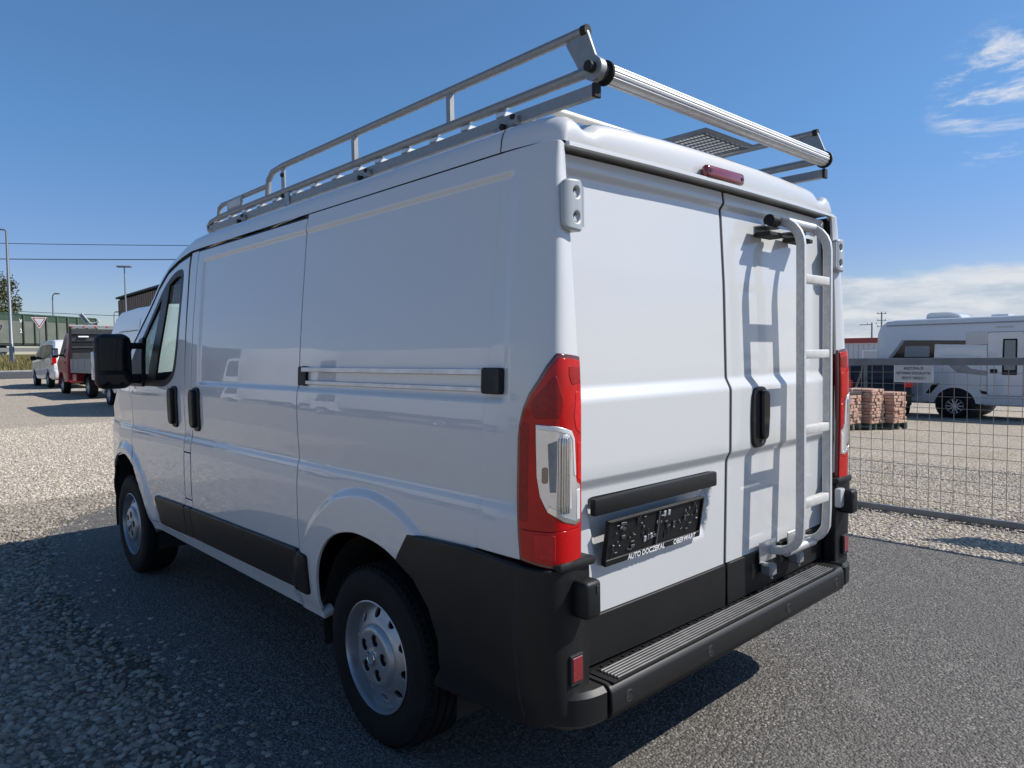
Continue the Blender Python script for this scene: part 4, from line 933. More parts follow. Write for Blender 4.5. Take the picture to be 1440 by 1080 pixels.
def flank(hw, sx, off): return lambda y, z: (sx*(hw(np.asarray(y, float), np.asarray(z, float))+off), np.asarray(y, float), np.asarray(z, float))
def simple_wheel(parent, x, y, r, w, sx, spokes=0, zc=None, rim_m=None):
    zc = r if zc is None else zc; mb = MB(); mb.lathe([(w/2-.02, r*.60), (w/2, r*.68), (w/2, r*.88), (w/2-.03, r*.985), (w/2-.05, r), (-w/2+.05, r), (-w/2, r*.9), (-w/2, r*.6)], 'x', (x, y, zc), 40, sgn=sx); t = mb.build('wheel', M['rubber'], parent)
    mb = MB()
    if spokes:
        mb.lathe([(w/2-.012, r*.62), (w/2-.004, r*.60), (w/2-.03, r*.56), (w/2-.12, r*.54)], 'x', (x, y, zc), 40, sgn=sx)
        for k in range(spokes):
            a = 2*math.pi*k/spokes; mb.box((x+sx*(w/2-.025), y+math.cos(a)*r*.33, zc+math.sin(a)*r*.33), (.025, r*.52, r*.085), .006, rot=Matrix.Rotation(a, 3, 'X'))
        mb.cyl((x+sx*(w/2-.05), y, zc), (x+sx*(w/2-.005), y, zc), r*.13, 14)
        mb.build('rim', rim_m or M['rim'], t); mb = MB(); mb.cyl((x+sx*(w/2-.13), y, zc), (x+sx*(w/2-.12), y, zc), r*.58, 24); mb.build('brake_disc', M['dark'], t)
    else:
        mb.lathe([(w/2-.012, r*.62), (w/2-.004, r*.60), (w/2-.04, r*.54), (w/2-.06, r*.40), (w/2-.02, r*.30), (w/2-.015, .0)], 'x', (x, y, zc), 32, sgn=sx); mb.build('rim', rim_m or M['rim'], t)
    return t
def archy(c, zc, r, a0=0, a1=180, n=9): return [(c-r*math.cos(R(a0+(a1-a0)*i/n)), zc+r*math.sin(R(a0+(a1-a0)*i/n))) for i in range(n+1)]

# ---- tall white panel van parked ahead
tv = thing('panel_van', 'tall white high-roof panel van parked just ahead, half hidden by the black door mirror', 'van', (3.98, 16.5, tz(4, 19)), R(-1))
def hw_tv(y, z): return 1.0-.16*sm(z, 1.15, 2.75)-.25*sm(y, 5.1, 5.75)**2-.04*sm(y, 4.0, 5.2)*sm(z, 1.2, 2.2)
o_tv = [(.02, .42), (.55, .40)]+archy(1.05, .36, .44, 8, 172)+[(1.56, .36), (3.9, .36)]+archy(4.55, .36, .44, 8, 172)+[(5.2, .30), (5.55, .35), (5.62, .80), (5.45, 1.08), (4.95, 1.30), (4.35, 2.05), (3.95, 2.42), (3.5, 2.55), (2.0, 2.60), (.25, 2.58), (.10, 2.50), (.03, 1.5)]
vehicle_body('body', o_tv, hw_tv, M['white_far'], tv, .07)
for sx in (-1, 1):
    panel('front_window', [(3.30, 1.32), (3.30, 1.98), (3.75, 1.98), (4.35, 1.36)], flank(hw_tv, sx, .006), M['darkglass'], tv, FL(sx), .1, .1, 0, rim=.01)
    panel('side_moulding', [(1.55, .55), (1.55, .72), (3.95, .72), (3.95, .55)], flank(hw_tv, sx, .012), M['trim'], tv, FL(sx), .2, .1, 0, rim=.015)
    panel('roof_band', [(.12, 2.02), (.12, 2.035), (3.5, 2.035), (3.5, 2.02)], flank(hw_tv, sx, .002), M['zincdark'], tv, FL(sx), .2, .02, 0, rim=.004)
    panel('door_seam', [(1.62, .5), (1.62, 2.3), (1.632, 2.3), (1.632, .5)], flank(hw_tv, sx, .002), M['dark'], tv, FL(sx), .05, .1, 0, rim=.003)
    panel('tail_lamp', [(.06, .95), (.06, 1.45), (.16, 1.40), (.16, .95)], flank(hw_tv, sx, .006), M['redlens'], tv, FL(sx), .05, .1, 0, rim=.01)
    for y in (1.05, 4.55): simple_wheel(tv, sx*.88, y, .34, .22, sx)
    mb = MB(); mb.box((sx*1.14, 4.15, 1.42), (.20, .10, .34), .04, seg=2); mb.box((sx*.98, 4.2, 1.35), (.2, .05, .08), .01); mb.build('door_mirror', M['black'], tv)
mb = MB(); mb.box((0, .015, 1.55), (.008, .02, 1.9)); mb.build('door_seam', M['dark'], tv)
mb = MB(); mb.box((0, .04, .45), (1.8, .16, .22), .03, seg=2); mb.build('bumper', M['trim'], tv)
mb = MB(); mb.box((0, 2.8, .42), (1.6, 4.6, .16)); mb.build('underbody', M['dark'], tv)
# ---- maroon drop-side truck
tr = thing('flatbed_truck', 'maroon drop-side truck with a dark headboard and grey aluminium tailgate', 'truck', (4.36, 23.8, tz(4.2, 26)), R(-.5))
def hw_tr(y, z): return 1.0-.10*sm(z, 1.1, 2.2)-.25*sm(y, 5.2, 5.8)**2
o_tr = [(3.62, .45), (3.95, .45)]+archy(4.75, .36, .44, 8, 172)+[(5.3, .34), (5.66, .4), (5.72, .85), (5.55, 1.12), (5.1, 1.30), (4.55, 2.0), (4.25, 2.16), (3.72, 2.2), (3.62, 2.0)]
vehicle_body('cab', o_tr, hw_tr, M['maroon'], tr, .06)
for sx in (-1, 1):
    panel('cab_window', [(4.0, 1.34), (3.98, 2.0), (4.35, 1.98), (4.95, 1.36)], flank(hw_tr, sx, .006), M['darkglass'], tr, FL(sx), .1, .1, 0, rim=.01)
    panel('door_handle', [(3.95, 1.12), (3.95, 1.16), (4.12, 1.16), (4.12, 1.12)], flank(hw_tr, sx, .012), M['black'], tr, FL(sx), .1, .1, 0, rim=.02)
    for nm, (y0, z0, y1, z1) in (('door_seam', (3.88, .5, 3.89, 2.05)), ('door_seam', (4.98, .85, 4.99, 1.3))): panel(nm, [(y0, z0), (y0, z1), (y1, z1), (y1, z0)], flank(hw_tr, sx, .002), M['dark'], tr, FL(sx), .05, .1, 0, rim=.003)
    simple_wheel(tr, sx*.86, 4.75, .34, .22, sx); simple_wheel(tr, sx*.84, 1.05, .34, .24, sx)
    mb = MB(); pts = archy(1.05, .38, .42, 5, 175, 10); n = len(pts)
    v0 = [[mb.bm.verts.new((sx*x, a, b)) for a, b in pts] for x in (.98, .70)]
    for i in range(n-1): mb.bm.faces.new((v0[0][i], v0[0][i+1], v0[1][i+1], v0[1][i]))
    mb.build('mudguard', M['black'], tr)
    mb = MB(); mb.box((sx*1.16, 4.72, 1.48), (.19, .10, .34), .03, seg=2); mb.box((sx*1.0, 4.75, 1.4), (.2, .04, .06)); mi = mb.build('door_mirror', M['black'], tr)
    mb = MB(); mb.box((sx*1.16, 4.665, 1.50), (.15, .006, .2)); mb.build('mirror_glass', M['clear'], mi)
    mb = MB(); mb.box((sx*.96, 1.66, 1.06), (.035, 3.3, .38), .008); mb.build('side_board', M['zincdark'], tr)
    for y in (.45, 1.3, 2.15, 2.95):
        mb = MB(); mb.box((sx*.982, y, 1.06), (.012, .05, .34), .004); mb.build('board_latch', M['zinc'], tr)
    mb = MB(); mb.box((sx*.86, .0, .74), (.30, .07, .11), .01); mb.build('tail_lamp', M['redlens'], tr)
mb = MB(); mb.box((0, 1.66, .83), (1.94, 3.32, .09), .01); mb.build('load_bed', M['zincdark'], tr)
mb = MB(); mb.box((0, .02, 1.06), (1.88, .035, .38), .008); tg = mb.build('tailgate', M['silver'], tr)
for x in (-.72, -.42, .42, .72):
    mb = MB(); mb.box((x, -.002, 1.19), (.06, .012, .03), .004); mb.build('latch', M['dark'], tg)
mb = MB(); mb.box((-.94, .03, 1.07), (.10, .07, .42), .01); mb.build('corner_post', M['white_far'], tr)
mb = MB(); mb.box((.94, .03, 1.07), (.10, .07, .42), .01); mb.build('corner_post', M['white_far'], tr)
mb = MB(); mb.box((0, 3.36, 2.36), (1.92, .06, .09), .01); hb = mb.build('headboard', M['zincdark'], tr)
mb = MB(); mb.box((0, 3.40, 1.58), (1.84, .02, 1.42)); mb.build('backing_sheet', M['trim'], hb)
for x in (-.93, .93):
    mb = MB(); mb.box((x, 3.36, 1.62), (.07, .07, 1.5), .008); mb.build('upright', M['trim'], hb)
for z, h in ((2.20, .18), (1.92, .12), (1.66, .06), (1.35, .22)):
    mb = MB(); mb.box((0, 3.37, z), (1.80, .03, h), .004); mb.build('headboard_rail', M['darkzinc'], hb)
mb = MB(); mb.box((0, 3.36, 2.415), (1.92, .05, .02)); mb.build('light_bar', M['silver'], hb)
for x in (-.88, -.52, -.16, .20, .56, .90):
    mb = MB(); mb.lathe([(0, 0), (.012, .02), (0, .030)], 'y', (x, 3.325, 2.36), 16, sgn=-1); mb.build('marker_light', M['redlens2'], hb)
mb = MB(); mb.box((0, 3.60, 1.7), (1.5, .02, .55)); mb.build('rear_window', M['darkglass'], tr)
mb = MB(); mb.box((-.55, 3.30, 2.02), (.32, .05, .05), .01); mb.box((.15, 3.30, 1.98), (.30, .05, .04), .01); mb.build('strap_roll', M['text'], tr)
mb = MB(); mb.box((0, 2.4, .55), (.9, 4.4, .22)); mb.box((0, 1.05, .36), (1.5, .12, .12)); mb.build('chassis', M['dark'], tr)
mb = MB(); mb.box((-.78, 3.0, .62), (.30, .55, .26), .02); mb.build('tool_box', M['maroon'], tr)
# ---- white people carrier
mv = thing('people_carrier', 'white people carrier with tall red tail lamp, farthest vehicle of the parked row', 'minivan', (4.72, 31.9, tz(4.7, 34.5)), R(-1))
def hw_mv(y, z): return .96-.15*sm(z, 1.0, 1.95)-.22*sm(y, 4.3, 5.0)**2-.05*sm(.5-y, 0, .5)
o_mv = [(.03, .45), (.35, .35)]+archy(1.05, .36, .41, 8, 172)+[(1.6, .33), (3.3, .33)]+archy(4.05, .36, .41, 8, 172)+[(4.6, .33), (4.95, .38), (5.0, .75), (4.85, .98), (4.2, 1.15), (3.55, 1.66), (3.1, 1.85), (2.0, 1.94), (.45, 1.93), (.22, 1.86), (.10, 1.2), (.0, .9)]
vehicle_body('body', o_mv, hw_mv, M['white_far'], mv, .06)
for sx in (-1, 1):
    for pl_ in ([(.35, 1.22), (.42, 1.72), (1.45, 1.76), (1.45, 1.20)], [(1.52, 1.20), (1.52, 1.76), (2.62, 1.74), (2.62, 1.17)], [(2.70, 1.17), (2.70, 1.73), (3.05, 1.68), (3.75, 1.20), (3.6, 1.16)]): panel('side_window', round_poly(pl_, .05), flank(hw_mv, sx, .006), M['darkglass'], mv, FL(sx), .1, .1, 0, rim=.01)
    panel('tail_lamp', [(.06, .92), (.10, 1.38), (.34, 1.36), (.30, .95)], flank(hw_mv, sx, .008), M['redlens'], mv, FL(sx), .05, .1, 0, rim=.02)
    for y in (1.5, 2.66): panel('door_seam', [(y-.005, .45), (y-.005, 1.80), (y+.005, 1.80), (y+.005, .45)], flank(hw_mv, sx, .002), M['dark'], mv, FL(sx), .05, .1, 0, rim=.003)
    for y in (1.05, 4.05): simple_wheel(mv, sx*.85, y, .335, .21, sx, 7)
    mb = MB(); mb.box((sx*.86, .055, 1.15), (.14, .05, .42), .02); mb.build('tail_lamp', M['redlens'], mv)
    mb = MB(); mb.box((sx*1.06, 3.45, 1.22), (.22, .12, .18), .04, seg=2); mb.build('door_mirror', M['black'], mv)
    for y in (1.75, 2.85): panel('door_handle', [(y, 1.03), (y, 1.06), (y+.18, 1.06), (y+.18, 1.03)], flank(hw_mv, sx, .014), M['white_far'], mv, FL(sx), .1, .1, 0, rim=.016)
mb = MB(); mb.prism([(.130, 1.28), (.215, 1.74), (.235, 1.74), (.155, 1.28)], 'x', -.68, .68, .01); mb.build('rear_window', M['darkglass'], mv)
mb = MB(); mb.box((0, .035, .56), (1.74, .16, .30), .05, seg=2); mb.build('bumper', M['white_far'], mv)
mb = MB(); mb.box((0, -.03, .98), (.52, .02, .12), .004); mb.build('number_plate', M['text'], mv)
mb = MB(); mb.box((0, 2.5, .40), (1.5, 4.0, .16)); mb.build('underbody', M['dark'], mv)

# ---- motorhome behind the mesh fence
mh = thing('motorhome', 'large white motorhome with black window band and grey swoosh behind the mesh fence', 'motorhome', (20.85, 6.85, tz(20, 5)), math.pi); mh.scale = (1, 1, .935)
# local +Y points along the world -Y: the rear stands at y=0, the flank seen is local +X
def hw_mh(y, z): return 1.12+0*y
o_mh = [(.0, .52), (1.2, .42)]+archy(2.05, .40, .50, 6, 174)+[(2.75, .40), (5.2, .40)]+archy(5.95, .38, .46, 8, 172)+[(6.6, .38), (7.0, .5), (7.05, 1.1), (6.4, 1.35), (5.7, 2.2), (5.4, 2.86), (5.2, 2.92), (.55, 2.92), (.30, 2.88), (.12, 2.74), (.04, 2.5)]
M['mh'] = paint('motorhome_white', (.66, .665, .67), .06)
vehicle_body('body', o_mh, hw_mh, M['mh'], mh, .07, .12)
FS = lambda off: flank(hw_mh, 1, off)
def fp(name, poly, m, off=.006, par=mh, rim=.008, rr_=.02, dy=0, **k): return panel(name, round_poly([(a+dy, b) for a, b in poly], rr_, 3), FS(off), m, par, 1, .2, .2, 0, rim=rim, **k)
wb = fp('window_band', [(.42, 1.72), (.80, 2.30), (2.55, 2.25), (2.95, 2.24), (2.95, 2.12), (1.55, 2.17), (1.53, 1.72)], M['darkglass'], .006)
fp('window_edge', [(.30, 1.68), (.72, 2.31), (.80, 2.31), (.40, 1.68)], M['zinc'], .008)
fp('window_pane', [(.78, 1.80), (.80, 2.12), (1.42, 2.12), (1.42, 1.80)], M['zincdark'], .012, wb)
fp('service_hatch', [(2.30, 2.14), (2.32, 2.50), (2.82, 2.50), (2.80, 2.14)], M['silver'], .014)
dr = fp('door', [(2.98, .70), (2.98, 2.47), (3.78, 2.47), (3.78, .70)], M['mh'], .010, rr_=.08, dy=-.17)
for rim_poly in [[(2.98, .70), (2.98, 2.47), (3.78, 2.47), (3.78, .70)]]:
    outp = round_poly([(a-.17, b) for a, b in rim_poly], .08, 3); oc = outp if area(outp) > 0 else outp[::-1]
    panel('door_gasket', oc+vnormals(oc)*.014, FS(.012), M['zincdark'], mh, 1, .2, .2, 0, rim=.006, holes=[oc])
dw = fp('door_window', [(3.30, 1.28), (3.32, 2.28), (3.63, 2.28), (3.63, 1.28)], M['black'], .018, dr, dy=-.17)
fp('window_pane', [(3.35, 1.42), (3.36, 2.24), (3.59, 2.24), (3.59, 1.42)], M['zincdark'], .022, dr, dy=-.17)
fp('door_handle', [(3.04, 1.32), (3.04, 1.44), (3.20, 1.44), (3.20, 1.32)], M['black'], .024, dr, dy=-.17)
fp('window_band', [(3.82, 2.12), (3.82, 2.24), (5.15, 2.20), (5.3, 2.0), (5.0, 1.5), (3.95, 1.62), (3.95, 2.06)], M['darkglass'], .006)
fp('swoosh', [(1.85, 1.60), (2.10, 1.33), (2.96, 1.24), (2.96, 1.36), (2.45, 1.44), (2.22, 1.60)], M['zinc'], .005)
fp('swoosh', [(3.80, 1.20), (3.80, 1.31), (5.2, 1.24), (5.2, 1.12)], M['zinc'], .005)
fp('black_stripe', [(2.62, .84), (2.68, .74), (2.80, .72), (2.80, .80)], M['trim'], .005)
fp('black_stripe', [(3.80, .54), (3.80, .66), (5.3, .56), (5.3, .44)], M['trim'], .005)
fp('black_stripe', [(1.34, .72), (1.50, .98), (1.68, 1.02), (1.45, .70)], M['trim'], .005)
for a, b in ((.50, .84), (.95, 1.26)): fp('locker_door', [(a, .62), (a, 1.16), (b, 1.16), (b, .62)], M['silver'], .006)
fp('locker_door', [(.22, 1.25), (.22, 1.52), (.52, 1.52), (.52, 1.25)], M['mh'], .010)
fp('fuel_cap', [(.98, .60), (.98, .66), (1.05, .66), (1.05, .60)], M['black'], .01)
fp('drip_rail', [(.30, 2.735), (.30, 2.765), (5.3, 2.765), (5.3, 2.735)], M['zinc'], .02)
fp('entry_light', [(3.15, 2.60), (3.15, 2.63), (3.55, 2.63), (3.55, 2.60)], M['silver'], .02, dy=-.17)
outer = archy(2.05, .40, .60, 4, 176, 14); inner_ = archy(2.05, .40, .50, 6, 174, 14)
panel('arch_trim', np.array(outer+inner_[::-1]), FS(.012), M['mh'], mh, 1, .2, .2, 0, rim=.02)
mb = MB(); mb.prism([(1.15, 2.90), (1.15, 3.06), (1.25, 3.12), (1.75, 3.12), (1.98, 3.05), (2.08, 2.90)], 'x', -.35, .55, .03); mb.build('air_conditioner', M['mh'], mh)
for y, l in ((2.9, .4), (3.9, .9)):
    mb = MB(); mb.box((.1, y, 2.965), (.6, l, .07), .02, seg=2); mb.build('roof_hatch', M['clear2'], mh)
for sx in (-1, 1):
    simple_wheel(mh, sx*1.03, 2.05, .36, .24, sx, 10, rim_m=M['alu']); simple_wheel(mh, sx*1.03, 5.95, .34, .22, sx, 10, rim_m=M['alu'])
mb = MB(); mb.box((0, 3.3, .5), (1.9, 5.4, .2)); mb.build('underbody', M['dark'], mh)
for y in (2.05, 5.95):
    mb = MB(); mb.cyl((-1.08, y, .40), (1.08, y, .40), .49, 28); mb.build('wheel_well', M['dark'], mh)
# ---- dark car beyond the brick stacks
dc = thing('dark_car', 'dark blue estate car with a red tail lamp behind the wooden trestle', 'car', (17.6, 6.0, tz(17, 6)), R(-60))
def hw_dc(y, z): return .90-.22*sm(z, .85, 1.45)-.2*sm(y, 3.8, 4.5)**2-.10*sm(.5-y, 0, .5)
o_dc = [(.05, .40), (.35, .30)]+archy(.92, .32, .37, 8, 172)+[(1.4, .28), (2.9, .28)]+archy(3.55, .32, .37, 8, 172)+[(4.1, .28), (4.42, .34), (4.45, .66), (4.25, .86), (3.3, .98), (2.55, 1.38), (1.9, 1.48), (.7, 1.46), (.35, 1.36), (.10, 1.0), (.02, .7)]
vehicle_body('body', o_dc, hw_dc, M['darkblue'], dc, .07)
for sx in (-1, 1):
    for pl_ in ([(.45, 1.02), (.60, 1.34), (1.35, 1.38), (1.35, 1.0)], [(1.42, 1.0), (1.42, 1.38), (1.95, 1.39), (2.45, 1.30), (3.0, 1.0)]): panel('side_window', round_poly(pl_, .04), flank(hw_dc, sx, .006), M['darkglass'], dc, FL(sx), .1, .1, 0, rim=.01)
    for y in (.92, 3.55): simple_wheel(dc, sx*.80, y, .315, .2, sx, 5)
    mb = MB(); mb.box((sx*.72, .07, .90), (.22, .10, .20), .03, seg=2); mb.build('tail_lamp', M['redlens2'], dc)
mb = MB(); mb.prism([(.10, 1.02), (.34, 1.34), (.37, 1.34), (.15, 1.02)], 'x', -.58, .58, .01); mb.build('rear_window', M['darkglass'], dc)
mb = MB(); mb.box((0, 2.2, .33), (1.4, 3.4, .14)); mb.build('underbody', M['dark'], dc)

# ------------------------------------------------------------------ mesh fence, sign, bricks
fx, y0f, y1f, hf = 4.25, -2.1, 5.2, 1.33
fe = thing('mesh_fence', 'grey welded-mesh fence panel with flat top and bottom rails on the right', 'fence', (fx, y0f, 0), 0)
mb = MB(); mb.box((0, (y1f-y0f)/2, hf-.021), (.04, y1f-y0f, .060), .004); mb.build('top_rail', M['fence'], fe)
mb = MB(); mb.box((0, (y1f-y0f)/2, .035), (.04, y1f-y0f, .050), .004); mb.build('bottom_rail', M['fence'], fe)
for y in (.025, y1f-y0f-.025):
    mb = MB(); mb.box((0, y, .66), (.05, .05, 1.30), .004); mb.build('post', M['fence'], fe)
mb = MB(); mb.cyl((0, 0, .055), (0, 0, hf-.05), .0022, 6); vw = mb.build('wire', M['wire'], fe); vw.location = (0, .1, 0)
jr = random.Random(2)
for k in range(1, int((y1f-y0f)/.092)-1): inst('wire', vw, fe, (.004, .1+k*.092, 0), (R(jr.uniform(-.35, .35)), R(jr.uniform(-.4, .4)), 0))
mb = MB(); mb.cyl((0, .04, 0), (0, y1f-y0f-.04, 0), .0022, 6); hwire = mb.build('wire', M['wire'], fe); hwire.location = (-.003, 0, .14)
for k in range(1, 12): inst('wire', hwire, fe, (-.003, 0, .14+k*.098), (R(jr.uniform(-.08, .08)), 0, 0))
sg = thing('notice_sign', 'small pale notice board with three lines of lettering hung on the mesh fence', 'sign', (fx-.014, .876, 1.212), 0)
mb = MB(); mb.box((0, 0, 0), (.005, .304, .155), .0015); mb.build('board', M['silver'], sg)
mb = MB()
for a, b, c_, d_ in ((0, .074, .296, .004), (0, -.074, .296, .004), (.147, 0, .004, .148), (-.147, 0, .004, .148)): mb.box((-.0032, a, b), (.0015, c_, d_))
mb.build('board_edge', M['text'], sg)
for z, t, w in ((.030, 'RIASZTÓVAL ÉS', .150), (-.010, 'BIZTONSÁGI SZOLGÁLATTAL', .262), (-.052, 'VÉDETT TERÜLET !', .185)):
    text('sign_lettering', t, .030, M['textdark'], sg, (-.0034, w/2, z), (R(90), 0, R(-90)), width=w)
b2 = thing('notice_board', 'plain board hung on the mesh fence beyond the right edge of the view', 'sign', (fx-.02, -.42, .77), 0)
mb = MB(); mb.box((0, 0, 0), (.008, .66, .42), .002); mb.build('board', M['silver'], b2)
# pallets of reclaimed brick
brick_m = mat('old_brick', (.46, .235, .16), .9, color2=(.58, .41, .31), vscale=9, bump=.4, bscale=60)
brick_m2 = mat('pale_brick', (.60, .44, .34), .9, color2=(.48, .26, .18), vscale=14, bump=.4, bscale=60)
wood = mat('grey_wood', (.20, .20, .16), .85, color2=(.10, .11, .085), vscale=7, bump=.3, bscale=40)
wood_green = mat('green_wood', (.07, .11, .085), .8, color2=(.04, .06, .05), vscale=7, bump=.3, bscale=40)
PR = R(-12)
spots = [(13.05, 5.10, wood, 'grey weathered pallet under the brick stack nearest the white van'), (13.62, 4.86, wood_green, 'greenish wooden pallet under the middle brick stack'), (14.15, 4.60, wood_green, 'dark green pallet with one end uncovered, farthest right of the three')]
blabels = ['reclaimed brick stack with a dark slab laid on top', 'tall reclaimed brick stack in the middle of the three', 'slimmer reclaimed brick stack nearest the motorhome']
br_rng = random.Random(9)
for i, (x, y, wm, lab) in enumerate(spots):
    z = tz(x, y); p = thing('wooden_pallet', lab, 'pallet', (x, y, z), PR, 'pallets carrying reclaimed bricks')
    L_, D_ = (.50, .60)
    if i == 2: L_ = .58
    for k in range(5):
        mb = MB(); mb.box(((L_-.50)/2, -D_/2+.05+k*(D_-.1)/4, .135), (L_, .09, .02), .003); mb.build('plank', wm, p)
    for xx in (-.21, 0, L_-.29):
        mb = MB(); mb.box((xx, 0, .085), (.07, D_, .08), .004); mb.build('bearer', wm, p)
        mb = MB(); mb.box((xx, 0, .035), (.09, D_, .018), .003); mb.build('runner', wm, p)
        for yy in (-D_/2+.05, D_/2-.05):
            mb = MB(); mb.box((xx, yy, .012), (.08, .08, .024), .003); mb.build('foot', wm, p)
    s = thing('brick_stack', blabels[i], 'brick stack', (x, y, z+.146), PR, 'stacks of reclaimed bricks on pallets')
    rows = (9, 11, 10)[i]; ma, mc = MB(), MB()
    for r in range(rows):
        h = .062
        for face in range(3):
            cnt = 5 if r % 2 else 3
            for k in range(cnt):
                w = .46/cnt; xx = -.23+w*(k+.5); yy = -.22+face*.22; jx, jy, jz = br_rng.uniform(-.008, .008), br_rng.uniform(-.022, .022), br_rng.uniform(-.003, .003)
                tgt = ma if br_rng.random() < .55 else mc
                tgt.box((xx+jx, yy+jy, r*(h+.004)+h/2+jz), (w-.010, .21, h-.003), .006, rot=Matrix.Rotation(R(br_rng.uniform(-4, 4)), 3, 'Z'))
    tag(ma.build('bricks', brick_m, s), kind='stuff'); tag(mc.build('bricks', brick_m2, s), kind='stuff')
x, y = spots[0][:2]
sl = thing('stone_slab', 'dark flat slab lying on the left brick stack', 'slab', (x, y, tz(x, y)+.146+9*.066), PR)
mb = MB(); mb.box((0, 0, .035), (.50, .62, .07), .008); mb.build('slab', mat('dark_slab', (.07, .055, .05), .8, var=.4, vscale=5), sl)
# wooden trestle
ts = thing('wooden_trestle', 'A-shaped wooden trestle of two leaning poles in front of the dark car', 'trestle', (15.6, 5.55, tz(15.6, 5.5)), R(20))
for a, b, nm in (((-.55, 0, 0), (.02, .02, 1.42), 'leg'), ((.0, .03, 1.44), (.42, 0, 0), 'leg'), ((-.1, .5, 0), (0, .05, 1.40), 'leg')):
    mb = MB(); mb.tube([a, b], 0, prof=[(-.04, -.03), (.04, -.03), (.04, .03), (-.04, .03)]) if nm == 'leg' and a[0] == -.55 else mb.tube([a, b], .022, 8); mb.build(nm, wood, ts)
mb = MB(); mb.cyl((-.33, .01, .5), (.28, .02, .5), .02, 8); mb.build('brace', wood, ts)

# ------------------------------------------------------------------ railway, road furniture, buildings and tree in the distance
wagon_paint = mat('wagon_paint', (.105, .125, .105), .8, color2=(.145, .15, .13), vscale=.9, bump=.2, bscale=12)
wagon_green = mat('wagon_green', (.022, .058, .036), .7, color2=(.04, .07, .05), vscale=1.5)
wagon_dark = mat('wagon_dark', (.02, .03, .025), .7)
RA = math.atan2(83.05-75.5, 17.55-8.05)                     # direction of the track
def wagon(loc, lab, L_, hh, group):
    w = thing('freight_wagon', lab, 'freight wagon', loc, RA, group)
    mb = MB(); mb.box((0, 0, 1.05+hh/2), (L_, 2.6, hh), .03); mb.build('wagon_box', wagon_paint, w)
    mb = MB(); mb.box((0, 0, 1.05+hh+.06), (L_+.05, 2.7, .14), .03); mb.build('top_rim', wagon_green, w)
    mb = MB(); mb.box((0, -1.305, 1.05+hh-.28), (L_-.1, .03, .50), .005); mb.build('top_band', wagon_green, w)
    n = int(L_/1.32); st = None
    for k in range(n+1):
        x = -L_/2+.06+k*(L_-.12)/n
        mb = MB(); mb.box((x, -1.36, 1.05+hh/2), (.13, .13, hh), .01); mb.build('stanchion', wagon_dark if k % 2 else wagon_green, w)
        mb = MB(); mb.box((x+.13, -1.34, 1.05+hh/2), (.07, .08, hh), .01); mb.build('stanchion', wagon_paint, w)
    mb = MB(); mb.box((0, 0, .96), (L_+.2, 2.5, .18), .01); mb.build('underframe', wagon_dark, w)
    for x in (-L_/2+1.5, L_/2-1.5):
        for dx in (-.9, .9):
            mb = MB(); mb.lathe([(-.06, .0), (-.06, .46), (.06, .46), (.06, .12), (.09, .12), (.09, 0)], 'y', (x+dx, -.78, .46), 28, sgn=-1); mb.build('wheel', wagon_dark, w)
        mb = MB(); mb.box((x, -.95, .55), (2.5, .08, .22), .02); mb.box((x-.9, -1.0, .5), (.35, .1, .3), .02); mb.box((x+.9, -1.0, .5), (.35, .1, .3), .02); mb.build('bogie_frame', mat('bogie_grey', (.16, .155, .15), .8, var=.4, vscale=3) if 'bogie_grey' not in bpy.data.materials else bpy.data.materials['bogie_grey'], w)
    return w
tdir = Vector((math.cos(RA), math.sin(RA), 0))
wz = 1.92
c1 = Vector((12.2, 79.6, wz))+Vector((-tdir.y, tdir.x, 0))*1.3
w1 = wagon(c1, 'green-grey open freight wagon marked V 2, behind the give-way sign', 13.6, 2.62, 'freight wagons standing on the railway')
for t, z in (('V', 2.95), ('2', 2.05)): text('wagon_lettering', t, .52, M['text'], w1, (-3.05, -1.33, z), (R(90), 0, 0))
w2 = wagon(c1-tdir*14.6, 'paler grey-green freight wagon cut off by the left edge of the view', 13.2, 2.75, 'freight wagons standing on the railway')
def straight(name, p, q, size, m, label, cat):
    p, q = Vector(p), Vector(q); L_ = (q-p).length; o = thing(name, label, cat, (p+q)/2, math.atan2(q.y-p.y, q.x-p.x)); return o, L_
ballast = mat('ballast', (.23, .21, .19), .95, color2=(.12, .11, .10), vscale=12, bump=.8, bscale=30)
mb = MB(); nrm_ = Vector((-tdir.y, tdir.x, 0)); cc = c1
prof = [(-2.6, .0), (-1.6, .34), (1.6, .34), (2.6, 0)]
bv = []
for s in (-70, 70): bv.append([mb.bm.verts.new(Vector((cc.x, cc.y, 1.45))+tdir*s+nrm_*a+Vector((0, 0, b))) for a, b in prof])
for i in range(3): mb.bm.faces.new((bv[0][i], bv[0][i+1], bv[1][i+1], bv[1][i]))
tag(mb.build('railway_embankment', ballast), 'low stone ballast bank carrying the rails', None, None, 'structure')
for k, a in enumerate((-.75, .75)):
    r0 = thing('railway_track', 'nearer rusty rail under the freight wagons' if a < 0 else 'farther rusty rail under the freight wagons', 'rail', Vector((cc.x, cc.y, 1.80))+nrm_*a, RA)
    mb = MB(); mb.prism([(-.07, 0), (.07, 0), (.03, .04), (.035, .12), (-.035, .12), (-.03, .04)], 'x', -70, 70); mb.build('rail', mat('rust', (.13, .08, .055), .8) if k == 0 else bpy.data.materials['rust'], r0)
